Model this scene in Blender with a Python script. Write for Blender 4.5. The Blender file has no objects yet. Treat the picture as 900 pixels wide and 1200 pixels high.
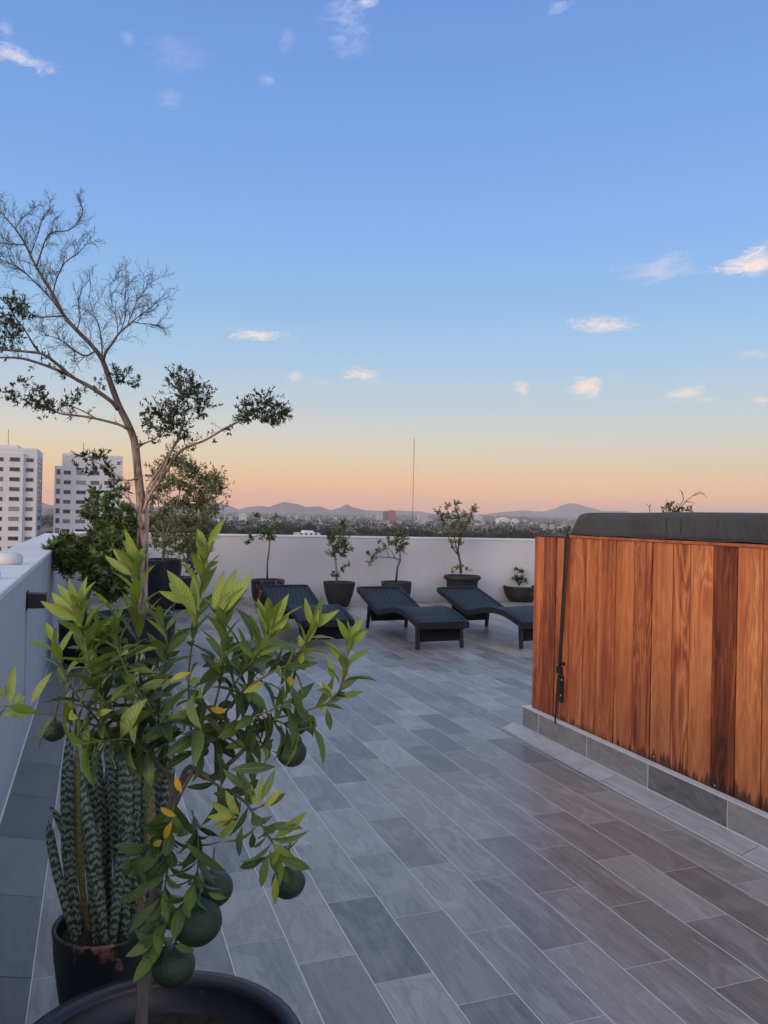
import bpy, math, random
from math import radians as R, sin, cos, pi
from mathutils import Vector as V, Matrix, noise as NZ
random.seed(7)
C = bpy.context.scene.collection
sc = bpy.context.scene

# ---------------------------------------------------------------- camera model
F, HC = 912.0, 1.5                      # focal length (px at 900x1200) and eye height
def _basis():
    s = math.tan(R(1.2))
    y = V((113-450, 0, F)).normalized()
    p = V((500, -s*(950-113), F))
    up = p.cross(y).normalized()
    if up.y < 0: up = -up
    x = y.cross(up).normalized()
    if x.x < 0: x = -x
    return Matrix((x, y, up))
B = _basis()
def ray(px, py): return B @ V((px-450, -(py-600), F))
def P(px, py, d):                       # point seen at px,py at depth d in front of the eye
    return ray(px, py)*(d/F) + V((0, 0, HC))
def atY(px, py, Y):
    r = ray(px, py); return r*(Y/r.y) + V((0, 0, HC))
def atX(px, py, X):
    r = ray(px, py); return r*(X/r.x) + V((0, 0, HC))
def onZ(px, py, z=0.0):
    r = ray(px, py); return r*((z-HC)/r.z) + V((0, 0, HC))
right, upv, fwd = B.col[0].copy(), B.col[1].copy(), B.col[2].copy()

cam = bpy.data.cameras.new('camera'); co = bpy.data.objects.new('camera', cam); C.objects.link(co)
cam.sensor_fit = 'VERTICAL'; cam.sensor_height = 24.0; cam.lens = F/1200*24.0
cam.clip_start = 0.05; cam.clip_end = 60000
M4 = Matrix((right, upv, -fwd)).transposed().to_4x4(); M4.translation = V((0, 0, HC))
co.matrix_world = M4
sc.camera = co

# ---------------------------------------------------------------- nodes
class NT:
    def __init__(s, tree): s.t = tree; s.L = tree.links
    def n(s, typ, inp=None, **kw):
        nd = s.t.nodes.new(typ)
        for k, v in kw.items(): setattr(nd, k, v)
        if inp:
            for k, v in inp.items(): s.set(nd.inputs[k], v)
        return nd
    def set(s, sock, v):
        if hasattr(v, 'is_output'): s.L.new(v, sock)
        elif hasattr(v, 'outputs'): s.L.new(v.outputs[0], sock)
        else:
            if sock.type == 'RGBA' and hasattr(v, '__len__') and len(v) == 3: v = tuple(v)+(1,)
            sock.default_value = v
    def m(s, op, a, b=None, c=None, clamp=False):
        nd = s.n('ShaderNodeMath', operation=op, use_clamp=clamp)
        s.set(nd.inputs[0], a)
        if b is not None: s.set(nd.inputs[1], b)
        if c is not None: s.set(nd.inputs[2], c)
        return nd.outputs[0]
    def mix(s, f, a, b, blend='MIX'):
        nd = s.n('ShaderNodeMix', data_type='RGBA', blend_type=blend)
        s.set(nd.inputs[0], f); s.set(nd.inputs[6], a); s.set(nd.inputs[7], b)
        return nd.outputs[2]
    def ramp(s, f, stops, interp='LINEAR'):
        nd = s.n('ShaderNodeValToRGB'); cr = nd.color_ramp; cr.interpolation = interp
        while len(cr.elements) < len(stops): cr.elements.new(0.5)
        for e, (p, c) in zip(cr.elements, stops):
            e.position = p; e.color = tuple(c)+(1,) if hasattr(c, '__len__') else (c, c, c, 1)
        s.set(nd.inputs[0], f); return nd.outputs[0]
    def mr(s, v, a, b, c=0.0, d=1.0, smooth=False):
        nd = s.n('ShaderNodeMapRange', interpolation_type='SMOOTHSTEP' if smooth else 'LINEAR')
        s.set(nd.inputs[0], v)
        for i, x in enumerate((a, b, c, d)): s.set(nd.inputs[i+1], x)
        return nd.outputs[0]
    def noise(s, vec, scale, detail=4, rough=0.55, dist=0.0):
        nd = s.n('ShaderNodeTexNoise'); s.set(nd.inputs['Vector'], vec)
        nd.inputs['Scale'].default_value = scale; nd.inputs['Detail'].default_value = detail
        nd.inputs['Roughness'].default_value = rough; nd.inputs['Distortion'].default_value = dist
        return nd.outputs[0]
    def mapv(s, vec, scale=(1, 1, 1), loc=(0, 0, 0)):
        nd = s.n('ShaderNodeMapping'); s.set(nd.inputs[0], vec)
        nd.inputs['Scale'].default_value = scale; nd.inputs['Location'].default_value = loc
        return nd.outputs[0]
    def obj(s): return s.n('ShaderNodeTexCoord').outputs['Object']
    def geo(s): return s.n('ShaderNodeNewGeometry').outputs['Position']
    def attr(s, name): return s.n('ShaderNodeAttribute', attribute_name=name)
    def xyz(s, v): nd = s.n('ShaderNodeSeparateXYZ'); s.set(nd.inputs[0], v); return nd.outputs
    def comb(s, x, y, z):
        nd = s.n('ShaderNodeCombineXYZ')
        for i, q in enumerate((x, y, z)): s.set(nd.inputs[i], q)
        return nd.outputs[0]
    def bump(s, h, strength=0.3, dist=0.01):
        nd = s.n('ShaderNodeBump'); s.set(nd.inputs['Height'], h)
        nd.inputs['Strength'].default_value = strength; nd.inputs['Distance'].default_value = dist
        return nd.outputs[0]
def new_mat(name):
    m = bpy.data.materials.new(name); m.use_nodes = True
    nt = m.node_tree; nt.nodes.clear()
    s = NT(nt); out = s.n('ShaderNodeOutputMaterial'); b = s.n('ShaderNodeBsdfPrincipled')
    s.L.new(b.outputs[0], out.inputs[0]); s.out = out
    return m, s, b
def lin(r, g, b): return tuple(((c/255)/12.92 if c/255 <= .04045 else ((c/255+.055)/1.055)**2.4) for c in (r, g, b))

def simple(name, col, rough=0.6, var=0.25, scale=8.0, bump=0.0, bscale=60.0, metallic=0.0, spec=0.5):
    m, s, b = new_mat(name)
    p = s.obj()
    f = s.noise(p, scale, 5)
    lo = tuple(c*(1-var) for c in col); hi = tuple(min(1, c*(1+var)) for c in col)
    s.set(b.inputs['Base Color'], s.ramp(f, [(.3, lo), (.7, hi)]))
    s.set(b.inputs['Roughness'], s.mr(s.noise(p, scale*2.3, 3), .3, .7, rough*.85, min(1, rough*1.15)))
    b.inputs['Metallic'].default_value = metallic
    b.inputs['Specular IOR Level'].default_value = spec
    if bump: s.set(b.inputs['Normal'], s.bump(s.noise(p, bscale, 4), bump, .01))
    return m

MT = {}
# --- floor tiles: wood-look porcelain planks in a one-third bond
def floor_mat():
    m, s, b = new_mat('porcelain_floor')
    p = s.geo(); x, y, z = s.xyz(p)
    u = s.m('DIVIDE', s.m('SUBTRACT', x, .4593), .2063); r = s.m('FLOOR', u); fu = s.m('FRACT', u)
    v = s.m('DIVIDE', s.m('ADD', s.m('SUBTRACT', y, 2.726), s.m('MULTIPLY', r, .1837)), .551)
    c = s.m('FLOOR', v); fv = s.m('FRACT', v)
    du = s.m('MULTIPLY', s.m('MINIMUM', fu, s.m('SUBTRACT', 1, fu)), .2063)
    dv = s.m('MULTIPLY', s.m('MINIMUM', fv, s.m('SUBTRACT', 1, fv)), .551)
    wn = s.n('ShaderNodeTexWhiteNoise', noise_dimensions='2D'); s.set(wn.inputs['Vector'], s.comb(r, c, 0))
    rnd, rc = wn.outputs['Value'], s.xyz(wn.outputs['Color'])
    off = s.comb(s.m('MULTIPLY', rc[0], 37), s.m('MULTIPLY', rc[1], 53), s.m('MULTIPLY', rc[2], 19))
    add = s.n('ShaderNodeVectorMath', operation='ADD'); s.set(add.inputs[0], p); s.set(add.inputs[1], off)
    q = add.outputs[0]
    grain = s.noise(s.mapv(q, (30, 2.2, 1)), 1.0, 7, .66, 1.5)
    blot = s.noise(s.mapv(q, (5.5, 2.0, 1)), 1.0, 4, .5, 2.2)
    fine = s.noise(s.mapv(q, (140, 7, 1)), 1.0, 3, .6)
    tone = s.m('ADD', s.m('MULTIPLY', rnd, .56), s.m('ADD', s.m('MULTIPLY', blot, .85), s.m('MULTIPLY', grain, .85)))
    tone = s.m('ADD', tone, s.m('MULTIPLY', s.m('SUBTRACT', fine, .5), .42))
    col = s.ramp(s.m('SUBTRACT', tone, .57), [(.0, (.100, .096, .091)), (.35, (.205, .197, .186)), (.62, (.30, .288, .272)), (1, (.45, .43, .405))])
    warm = s.mix(s.mr(rc[1], .35, 1, 0, .5), col, (.245, .218, .21))
    warm = s.mix(s.mr(s.m('ABSOLUTE', s.m('SUBTRACT', blot, .5)), .0, .035, .22, 0), warm, (.11, .10, .105))
    gu = s.mr(du, .0015, .0023, 1, 0); gv = s.mr(dv, .0010, .0018, 1, 0)
    c1 = s.mix(gv, warm, (.54, .53, .52)); c2 = s.mix(gu, c1, (.66, .66, .67))
    s.set(b.inputs['Base Color'], c2)
    rough = s.m('ADD', s.mr(grain, .3, .7, .27, .42), s.m('MULTIPLY', rc[2], .06))
    s.set(b.inputs['Roughness'], s.m('ADD', rough, s.m('MULTIPLY', s.m('MAXIMUM', gu, gv), .4)))
    h = s.m('ADD', s.m('MULTIPLY', s.m('MAXIMUM', s.mr(du, 0, .004, 1, 0), s.mr(dv, 0, .003, 1, 0)), -1.0), s.m('MULTIPLY', fine, .10))
    h = s.m('ADD', h, s.m('MULTIPLY', rnd, .25))
    s.set(b.inputs['Normal'], s.bump(h, .35, .004))
    b.inputs['Specular IOR Level'].default_value = .55
    return m
MT['floor'] = floor_mat()

def tile_mat(name, cols, sc_=(9, 9, 9)):        # tiles carry a per-tile value in 'tint'
    m, s, b = new_mat(name)
    p = s.obj(); t = s.attr('tint').outputs['Fac']
    off = s.comb(s.m('MULTIPLY', t, 31), s.m('MULTIPLY', t, 17), s.m('MULTIPLY', t, 43))
    add = s.n('ShaderNodeVectorMath', operation='ADD'); s.set(add.inputs[0], p); s.set(add.inputs[1], off)
    n1 = s.noise(s.mapv(add.outputs[0], sc_), 1, 7, .66, 1.4)
    f = s.m('ADD', s.m('MULTIPLY', t, .5), s.m('MULTIPLY', n1, 1.0))
    s.set(b.inputs['Base Color'], s.ramp(s.m('SUBTRACT', f, .28), [(.1, cols[0]), (.5, cols[1]), (.9, cols[2])]))
    s.set(b.inputs['Roughness'], s.mr(n1, .3, .7, .4, .6))
    s.set(b.inputs['Normal'], s.bump(s.noise(p, 70, 4), .12, .004))
    return m
MT['plinth'] = tile_mat('slate_tile', ((.115, .112, .108), (.26, .252, .24), (.41, .395, .37)), (10, 5, 14))
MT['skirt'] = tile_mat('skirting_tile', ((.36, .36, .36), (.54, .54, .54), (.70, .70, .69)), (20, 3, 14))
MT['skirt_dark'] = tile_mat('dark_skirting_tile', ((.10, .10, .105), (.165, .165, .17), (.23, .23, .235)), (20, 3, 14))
MT['grout'] = simple('grout', (.62, .62, .62), .8, .1)

def wall_mat(name, col, streak=False):
    m, s, b = new_mat(name)
    p = s.geo()
    n1 = s.noise(p, .9, 5, .6); n2 = s.noise(s.mapv(p, (3.0, 3.0, .35)), 1, 5, .6)
    c = s.ramp(s.m('ADD', s.m('MULTIPLY', n1, .5), s.m('MULTIPLY', n2, .5)), [(.32, tuple(x*.90 for x in col)), (.6, col)])
    x, y, z = s.xyz(p)
    dirt = s.m('MULTIPLY', s.mr(z, .0, .22, .35, 0), s.mr(n2, .35, .65, .3, 1))
    c = s.mix(dirt, c, (.22, .22, .22))
    if streak:                                    # water stains run down the wall under the lamp and the coping
        for (yy, w, z0, z1, a) in ((5.26, .10, .1, .92, .5), (5.62, .05, .2, .95, .3), (6.9, .12, .75, 1.13, .35), (4.95, .03, .35, .9, .22), (3.4, .10, .3, 1.1, .16)):
            wob = s.m('MULTIPLY', s.m('SUBTRACT', s.noise(s.mapv(p, (1, 2, 4)), 1.0, 3), .5), w*1.2)
            d = s.m('ABSOLUTE', s.m('SUBTRACT', s.m('ADD', y, wob), yy))
            k = s.m('MULTIPLY', s.mr(d, 0, w, 1, 0, True), s.m('MULTIPLY', s.mr(z, z0, z0+.3, 0, 1, True), s.mr(z, z1, z1+.03, 1, 0, True)))
            c = s.mix(s.m('MULTIPLY', k, a), c, (.16, .17, .19))
    s.set(b.inputs['Base Color'], c); b.inputs['Roughness'].default_value = .75
    b.inputs['Specular IOR Level'].default_value = .25
    h = s.m('ADD', s.m('MULTIPLY', s.noise(p, 130, 3), .5), s.noise(p, 4, 4))
    s.set(b.inputs['Normal'], s.bump(h, .18, .01))
    return m
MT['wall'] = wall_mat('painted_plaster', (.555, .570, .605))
MT['wall_l'] = wall_mat('painted_plaster_stained_shaded', (.47, .495, .53), True)  # same paint as the far parapet, with shade worked into the base colour
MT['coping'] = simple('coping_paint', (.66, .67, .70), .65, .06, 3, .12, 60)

def wood_mat():
    m, s, b = new_mat('oiled_hardwood')
    p = s.geo(); t = s.attr('tint').outputs['Fac']
    x, y, z = s.xyz(p)
    wn = s.n('ShaderNodeTexWhiteNoise', noise_dimensions='1D'); s.set(wn.inputs['W'], s.m('MULTIPLY', t, 91.7))
    rc = s.xyz(wn.outputs['Color'])
    off = s.comb(s.m('MULTIPLY', rc[0], 31), s.m('MULTIPLY', rc[1], 47), s.m('MULTIPLY', rc[2], 23))
    add = s.n('ShaderNodeVectorMath', operation='ADD'); s.set(add.inputs[0], p); s.set(add.inputs[1], off)
    q = add.outputs[0]
    big = s.noise(s.mapv(q, (5, 5, .9)), 1, 3, .5, 1.2)
    rings = s.m('FRACT', s.m('MULTIPLY', big, 9.0))
    rings = s.m('ABSOLUTE', s.m('SUBTRACT', s.m('MULTIPLY', rings, 2), 1))
    rings = s.m('POWER', rings, 1.6)
    grain = s.noise(s.mapv(q, (55, 55, 1.6)), 1, 6, .65, .3)
    streak = s.noise(s.mapv(q, (8, 8, .8)), 1, 5, .6, 1.4)
    pores = s.noise(s.mapv(q, (260, 260, 9)), 1, 2, .5)
    amp = s.mr(rc[1], .3, 1.0, .16, .90)
    f = s.m('ADD', s.m('MULTIPLY', streak, .72), s.m('MULTIPLY', grain, .46))
    f = s.m('ADD', f, s.m('MULTIPLY', s.m('SUBTRACT', rings, .5), s.m('MULTIPLY', amp, .55)))
    f = s.m('ADD', f, s.m('MULTIPLY', s.m('SUBTRACT', t, .5), .48))
    f = s.m('ADD', f, s.m('MULTIPLY', s.m('SUBTRACT', pores, .5), .12))
    c = s.ramp(f, [(.24, (.065, .015, .008)), (.44, (.215, .050, .017)), (.59, (.41, .126, .043)), (.78, (.58, .222, .078)), (1, (.74, .37, .15))])
    c = s.mix(s.mr(rc[2], .3, 1, 0, .45), c, s.mix(1.0, c, (1.0, .80, .70), 'MULTIPLY'))
    # black water staining that wicks up from the wet foot of the boards
    hgt = s.m('ADD', s.m('MULTIPLY', rc[0], .03), s.m('ADD', s.m('MULTIPLY', s.noise(s.mapv(q, (34, 34, 2.2)), 1, 5, .7), .30), s.mr(y, 2.5, 4.9, .055, .015)))
    st = s.mr(s.m('SUBTRACT', z, hgt), -.012, .035, 1, 0, True)
    c = s.mix(s.m('MULTIPLY', st, .82), c, (.010, .009, .010))
    vk = s.n('ShaderNodeTexVoronoi'); s.set(vk.inputs['Vector'], s.mapv(q, (7, 7, 2.2))); vk.inputs['Scale'].default_value = 1.0
    c = s.mix(s.mr(vk.outputs[0], .02, .13, .6, 0, True), c, (.09, .028, .012))
    spots = s.m('MULTIPLY', s.mr(s.noise(s.mapv(q, (9, 9, 2.5)), 1, 4, .6), .62, .75, 0, .5), s.mr(z, .3, 1.2, 1, .25))
    c = s.mix(spots, c, (.10, .034, .016))
    s.set(b.inputs['Base Color'], c)
    s.set(b.inputs['Roughness'], s.mr(grain, .3, .7, .42, .62))
    b.inputs['Specular IOR Level'].default_value = .4
    s.set(b.inputs['Normal'], s.bump(s.m('ADD', grain, s.m('MULTIPLY', pores, .5)), .18, .004))
    return m
MT['wood'] = wood_mat()
MT['wood_dark'] = simple('dark_trim_wood', (.05, .022, .014), .6, .3, 12)
MT['gap'] = simple('board_gap', (.012, .009, .008), .9, .1)
MT['rail'] = simple('red_trim_wood', (.36, .11, .045), .5, .35, 14, .1, 90)

def cover_mat():
    m, s, b = new_mat('cover_vinyl')
    p = s.obj(); n = s.noise(p, 3, 4)
    s.set(b.inputs['Base Color'], s.ramp(n, [(.3, (.038, .038, .041)), (.7, (.058, .058, .062))]))
    b.inputs['Roughness'].default_value = .72
    w = s.noise(s.mapv(p, (1, 5, 2.2)), 1.6, 5, .55, .8)
    f = s.noise(p, 420, 2)
    s.set(b.inputs['Normal'], s.bump(s.m('ADD', w, s.m('MULTIPLY', f, .02)), .5, .05))
    return m
MT['cover'] = cover_mat()
MT['strap'] = simple('strap_webbing', (.014, .014, .016), .8, .3, 60)
MT['plastic'] = simple('black_plastic', (.012, .012, .014), .35, .2, 20)
MT['steel'] = simple('screw_steel', (.6, .6, .6), .35, .1, 20, metallic=1)
MT['lampbody'] = simple('lamp_housing', (.012, .014, .018), .45, .2, 12)
MT['glass_lamp'] = simple('lamp_diffuser', (.25, .26, .28), .3, .1, 10)
MT['vent'] = simple('white_vent', (.58, .57, .575), .5, .06, 9)

def wicker_mat(name, col):
    m, s, b = new_mat(name)
    uv = s.n('ShaderNodeUVMap', uv_map='UVMap').outputs[0]
    u, v, _ = s.xyz(uv)                            # metres across / along
    a = s.m('MULTIPLY', u, 2*pi/.022); c = s.m('MULTIPLY', v, 2*pi/.011)
    wv = s.m('MULTIPLY', s.m('SINE', a), s.m('SINE', c))
    rib = s.m('SINE', s.m('MULTIPLY', s.m('ADD', u, s.m('MULTIPLY', v, -.16)), 2*pi/.068))
    if name != 'black_wicker': rib = wv
    h = s.m('ADD', s.m('MULTIPLY', wv, .5), s.m('MULTIPLY', rib, .45))
    n = s.noise(uv, 9, 4)
    base = s.ramp(n, [(.3, tuple(q*.75 for q in col)), (.7, tuple(q*1.3 for q in col))])
    base = s.mix(s.mr(rib, .1, .9, 0, .55), base, tuple(q*2.8 for q in col))
    s.set(b.inputs['Base Color'], base)
    b.inputs['Roughness'].default_value = .5; b.inputs['Specular IOR Level'].default_value = .3
    s.set(b.inputs['Normal'], s.bump(h, .8, .009))
    return m
MT['wicker'] = wicker_mat('black_wicker', (.013, .017, .024))
MT['wicker_f'] = wicker_mat('black_wicker_frame', (.012, .014, .020))
MT['leg'] = simple('lounger_leg', (.010, .011, .015), .5, .2, 30)

def pot_mat(name, col, chips=0.0, rough=.45):
    m, s, b = new_mat(name)
    p = s.obj(); n = s.noise(p, 7, 5); n2 = s.noise(s.mapv(p, (9, 9, 5)), 1, 6, .65, .6)
    c = s.ramp(n, [(.3, tuple(q*.7 for q in col)), (.7, tuple(q*1.35 for q in col))])
    if chips:
        x, y, z = s.xyz(p)
        k = s.m('MULTIPLY', s.mr(n2, 1-chips, 1-chips+.03, 0, 1), 1.0)
        c = s.mix(k, c, s.ramp(s.noise(p, 40, 4), [(.3, (.13, .05, .028)), (.7, (.30, .15, .10))]))
    dust = s.mr(s.noise(p, 55, 2, .5), .72, .78, 0, .35)
    c = s.mix(dust, c, (.12, .12, .12))
    s.set(b.inputs['Base Color'], c); b.inputs['Roughness'].default_value = rough
    s.set(b.inputs['Normal'], s.bump(s.m('ADD', n2, s.m('MULTIPLY', s.noise(p, 90, 3), .4)), .15, .006))
    return m
MT['pot'] = pot_mat('dark_glazed_pot', (.011, .013, .019), 0, .34)
MT['pot_chip'] = pot_mat('chipped_dark_pot', (.011, .012, .018), .42)
MT['pot_grey'] = pot_mat('dark_grey_pot', (.014, .0165, .020), 0, .6)
MT['pot_brown'] = pot_mat('worn_brown_bowl', (.017, .016, .017), .36, .6)
MT['soil'] = simple('potting_soil', (.022, .017, .013), .95, .5, 40, .6, 60)

def leaf_mat(name, dark, mid, bright, extra=(.55, .38, .02), rough=.42, trans=.25):
    m, s, b = new_mat(name)
    t = s.attr('tint').outputs['Fac']; p = s.obj()
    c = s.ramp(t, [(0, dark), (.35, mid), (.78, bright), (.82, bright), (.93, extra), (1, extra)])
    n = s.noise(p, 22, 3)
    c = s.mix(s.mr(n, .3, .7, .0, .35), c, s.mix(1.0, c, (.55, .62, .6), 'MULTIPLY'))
    if name == 'citrus_leaf':                      # pale midrib, faint side veins, a few brown specks
        u, v, _ = s.xyz(s.n('ShaderNodeUVMap', uv_map='UVMap').outputs[0]); au = s.m('ABSOLUTE', u)
        rib = s.mr(au, .03, .11, .6, 0); vein = s.m('SINE', s.m('MULTIPLY', s.m('SUBTRACT', v, s.m('MULTIPLY', au, .14)), 70))
        c = s.mix(rib, c, s.mix(.5, c, (.42, .48, .16)))
        c = s.mix(s.mr(s.noise(p, 170, 3, .6), .70, .76, 0, .7), c, (.10, .07, .025))
        s.set(b.inputs['Normal'], s.bump(s.m('ADD', s.m('MULTIPLY', rib, -1.2), s.m('MULTIPLY', vein, .35)), .35, .002))
    s.set(b.inputs['Base Color'], c)
    b.inputs['Roughness'].default_value = rough; b.inputs['Specular IOR Level'].default_value = .45
    tr = s.n('ShaderNodeBsdfTranslucent'); s.set(tr.inputs[0], s.mix(1.0, c, (1.3, 1.35, .6), 'MULTIPLY'))
    ms = s.n('ShaderNodeMixShader'); ms.inputs[0].default_value = trans
    s.L.new(b.outputs[0], ms.inputs[1]); s.L.new(tr.outputs[0], ms.inputs[2]); s.L.new(ms.outputs[0], s.out.inputs[0])
    return m
MT['citrus'] = leaf_mat('citrus_leaf', (.040, .072, .024), (.135, .200, .060), (.25, .335, .045), (.62, .36, .015), .45, .22)
MT['leaf_dark'] = leaf_mat('dark_small_leaf', (.016, .026, .011), (.038, .056, .020), (.085, .11, .04), (.09, .10, .03))
MT['leaf_olive'] = leaf_mat('olive_small_leaf', (.045, .058, .020), (.11, .13, .045), (.20, .22, .08), (.22, .20, .05))
MT['leaf_bush'] = leaf_mat('bush_leaf', (.020, .044, .013), (.065, .120, .030), (.15, .22, .055), (.1, .12, .04))
MT['leaf_fresh'] = leaf_mat('fresh_small_leaf', (.04, .065, .015), (.10, .15, .03), (.20, .27, .05), (.25, .25, .05))

def bark_mat(name, a, bcol, cc):
    m, s, b = new_mat(name)
    p = s.obj(); n = s.noise(s.mapv(p, (16, 16, 3.0)), 1, 6, .65, .8); n2 = s.noise(s.mapv(p, (5, 5, 1.4)), 1, 4); zz = s.xyz(s.geo())[2]
    pe = name == 'peeling_bark'
    if pe: n = s.noise(s.mapv(p, (24, 24, 2.6)), 1, 6, .68, 1.0)
    c = s.ramp(n, [(.40 if pe else .30, a), (.49 if pe else .5, bcol), (.57 if pe else .68, cc)])
    c = s.mix(s.mr(n2, .5, .62, 0, .6), c, tuple(min(1, q*1.4) for q in cc))
    if name == 'peeling_bark': c = s.mix(s.mr(s.m('ADD', zz, s.m('MULTIPLY', n, .9)), 2.0, 2.9, 0, .92), c, s.ramp(n, [(.3, (.05, .038, .034)), (.55, (.105, .078, .066)), (.7, (.17, .125, .105))]))
    s.set(b.inputs['Base Color'], c); b.inputs['Roughness'].default_value = .8
    s.set(b.inputs['Normal'], s.bump(n, .5, .02))
    return m
MT['bark'] = bark_mat('peeling_bark', (.055, .038, .032), (.27, .19, .145), (.54, .39, .29))
MT['bark_dark'] = bark_mat('dark_bark', (.03, .025, .02), (.07, .055, .045), (.12, .10, .08))
MT['bark_grey'] = bark_mat('grey_bark', (.07, .06, .055), (.15, .13, .115), (.23, .20, .18))
MT['twig'] = simple('bare_twig', (.075, .06, .054), .8, .3, 9)
MT['stem_green'] = simple('green_stem', (.10, .12, .05), .55, .3, 30)

def snake_mat():
    m, s, b = new_mat('banded_snake_leaf')
    uv = s.n('ShaderNodeUVMap', uv_map='UVMap').outputs[0]; u, v, _ = s.xyz(uv)
    t = s.attr('tint').outputs['Fac']; p = s.obj()
    wob = s.m('ADD', s.m('MULTIPLY', s.noise(s.mapv(p, (80, 80, 26)), 1, 5, .72), .060), s.m('MULTIPLY', s.m('ABSOLUTE', u), .010))
    ph = s.m('MULTIPLY', s.m('ADD', s.m('ADD', v, wob), s.m('MULTIPLY', t, 3.3)), 2*pi/.021)
    band = s.mr(s.m('ADD', s.m('SINE', ph), s.m('MULTIPLY', s.m('SUBTRACT', s.noise(p, 120, 4, .7), .5), 4.5)), -.5, .6, 0, 1)
    c = s.mix(band, (.024, .042, .030), (.22, .27, .20))
    c = s.mix(s.mr(s.m('ABSOLUTE', u), .93, .98, 0, .5), c, (.16, .18, .06))
    c = s.mix(s.mr(t, .86, .95, 0, .65), c, (.30, .21, .06))
    s.set(b.inputs['Base Color'], c); b.inputs['Roughness'].default_value = .45
    return m
MT['snake'] = snake_mat()
def fruit_mat():
    m, s, b = new_mat('green_citrus_peel')
    p = s.obj(); n = s.noise(p, 14, 4)
    s.set(b.inputs['Base Color'], s.ramp(n, [(.3, (.012, .032, .013)), (.7, (.030, .060, .022))]))
    b.inputs['Roughness'].default_value = .36
    vo = s.n('ShaderNodeTexVoronoi'); s.set(vo.inputs['Vector'], p); vo.inputs['Scale'].default_value = 420
    s.set(b.inputs['Normal'], s.bump(s.m('ADD', vo.outputs[0], s.m('MULTIPLY', s.noise(p, 60, 3), .8)), .45, .003))
    return m
MT['fruit'] = fruit_mat()

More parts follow.
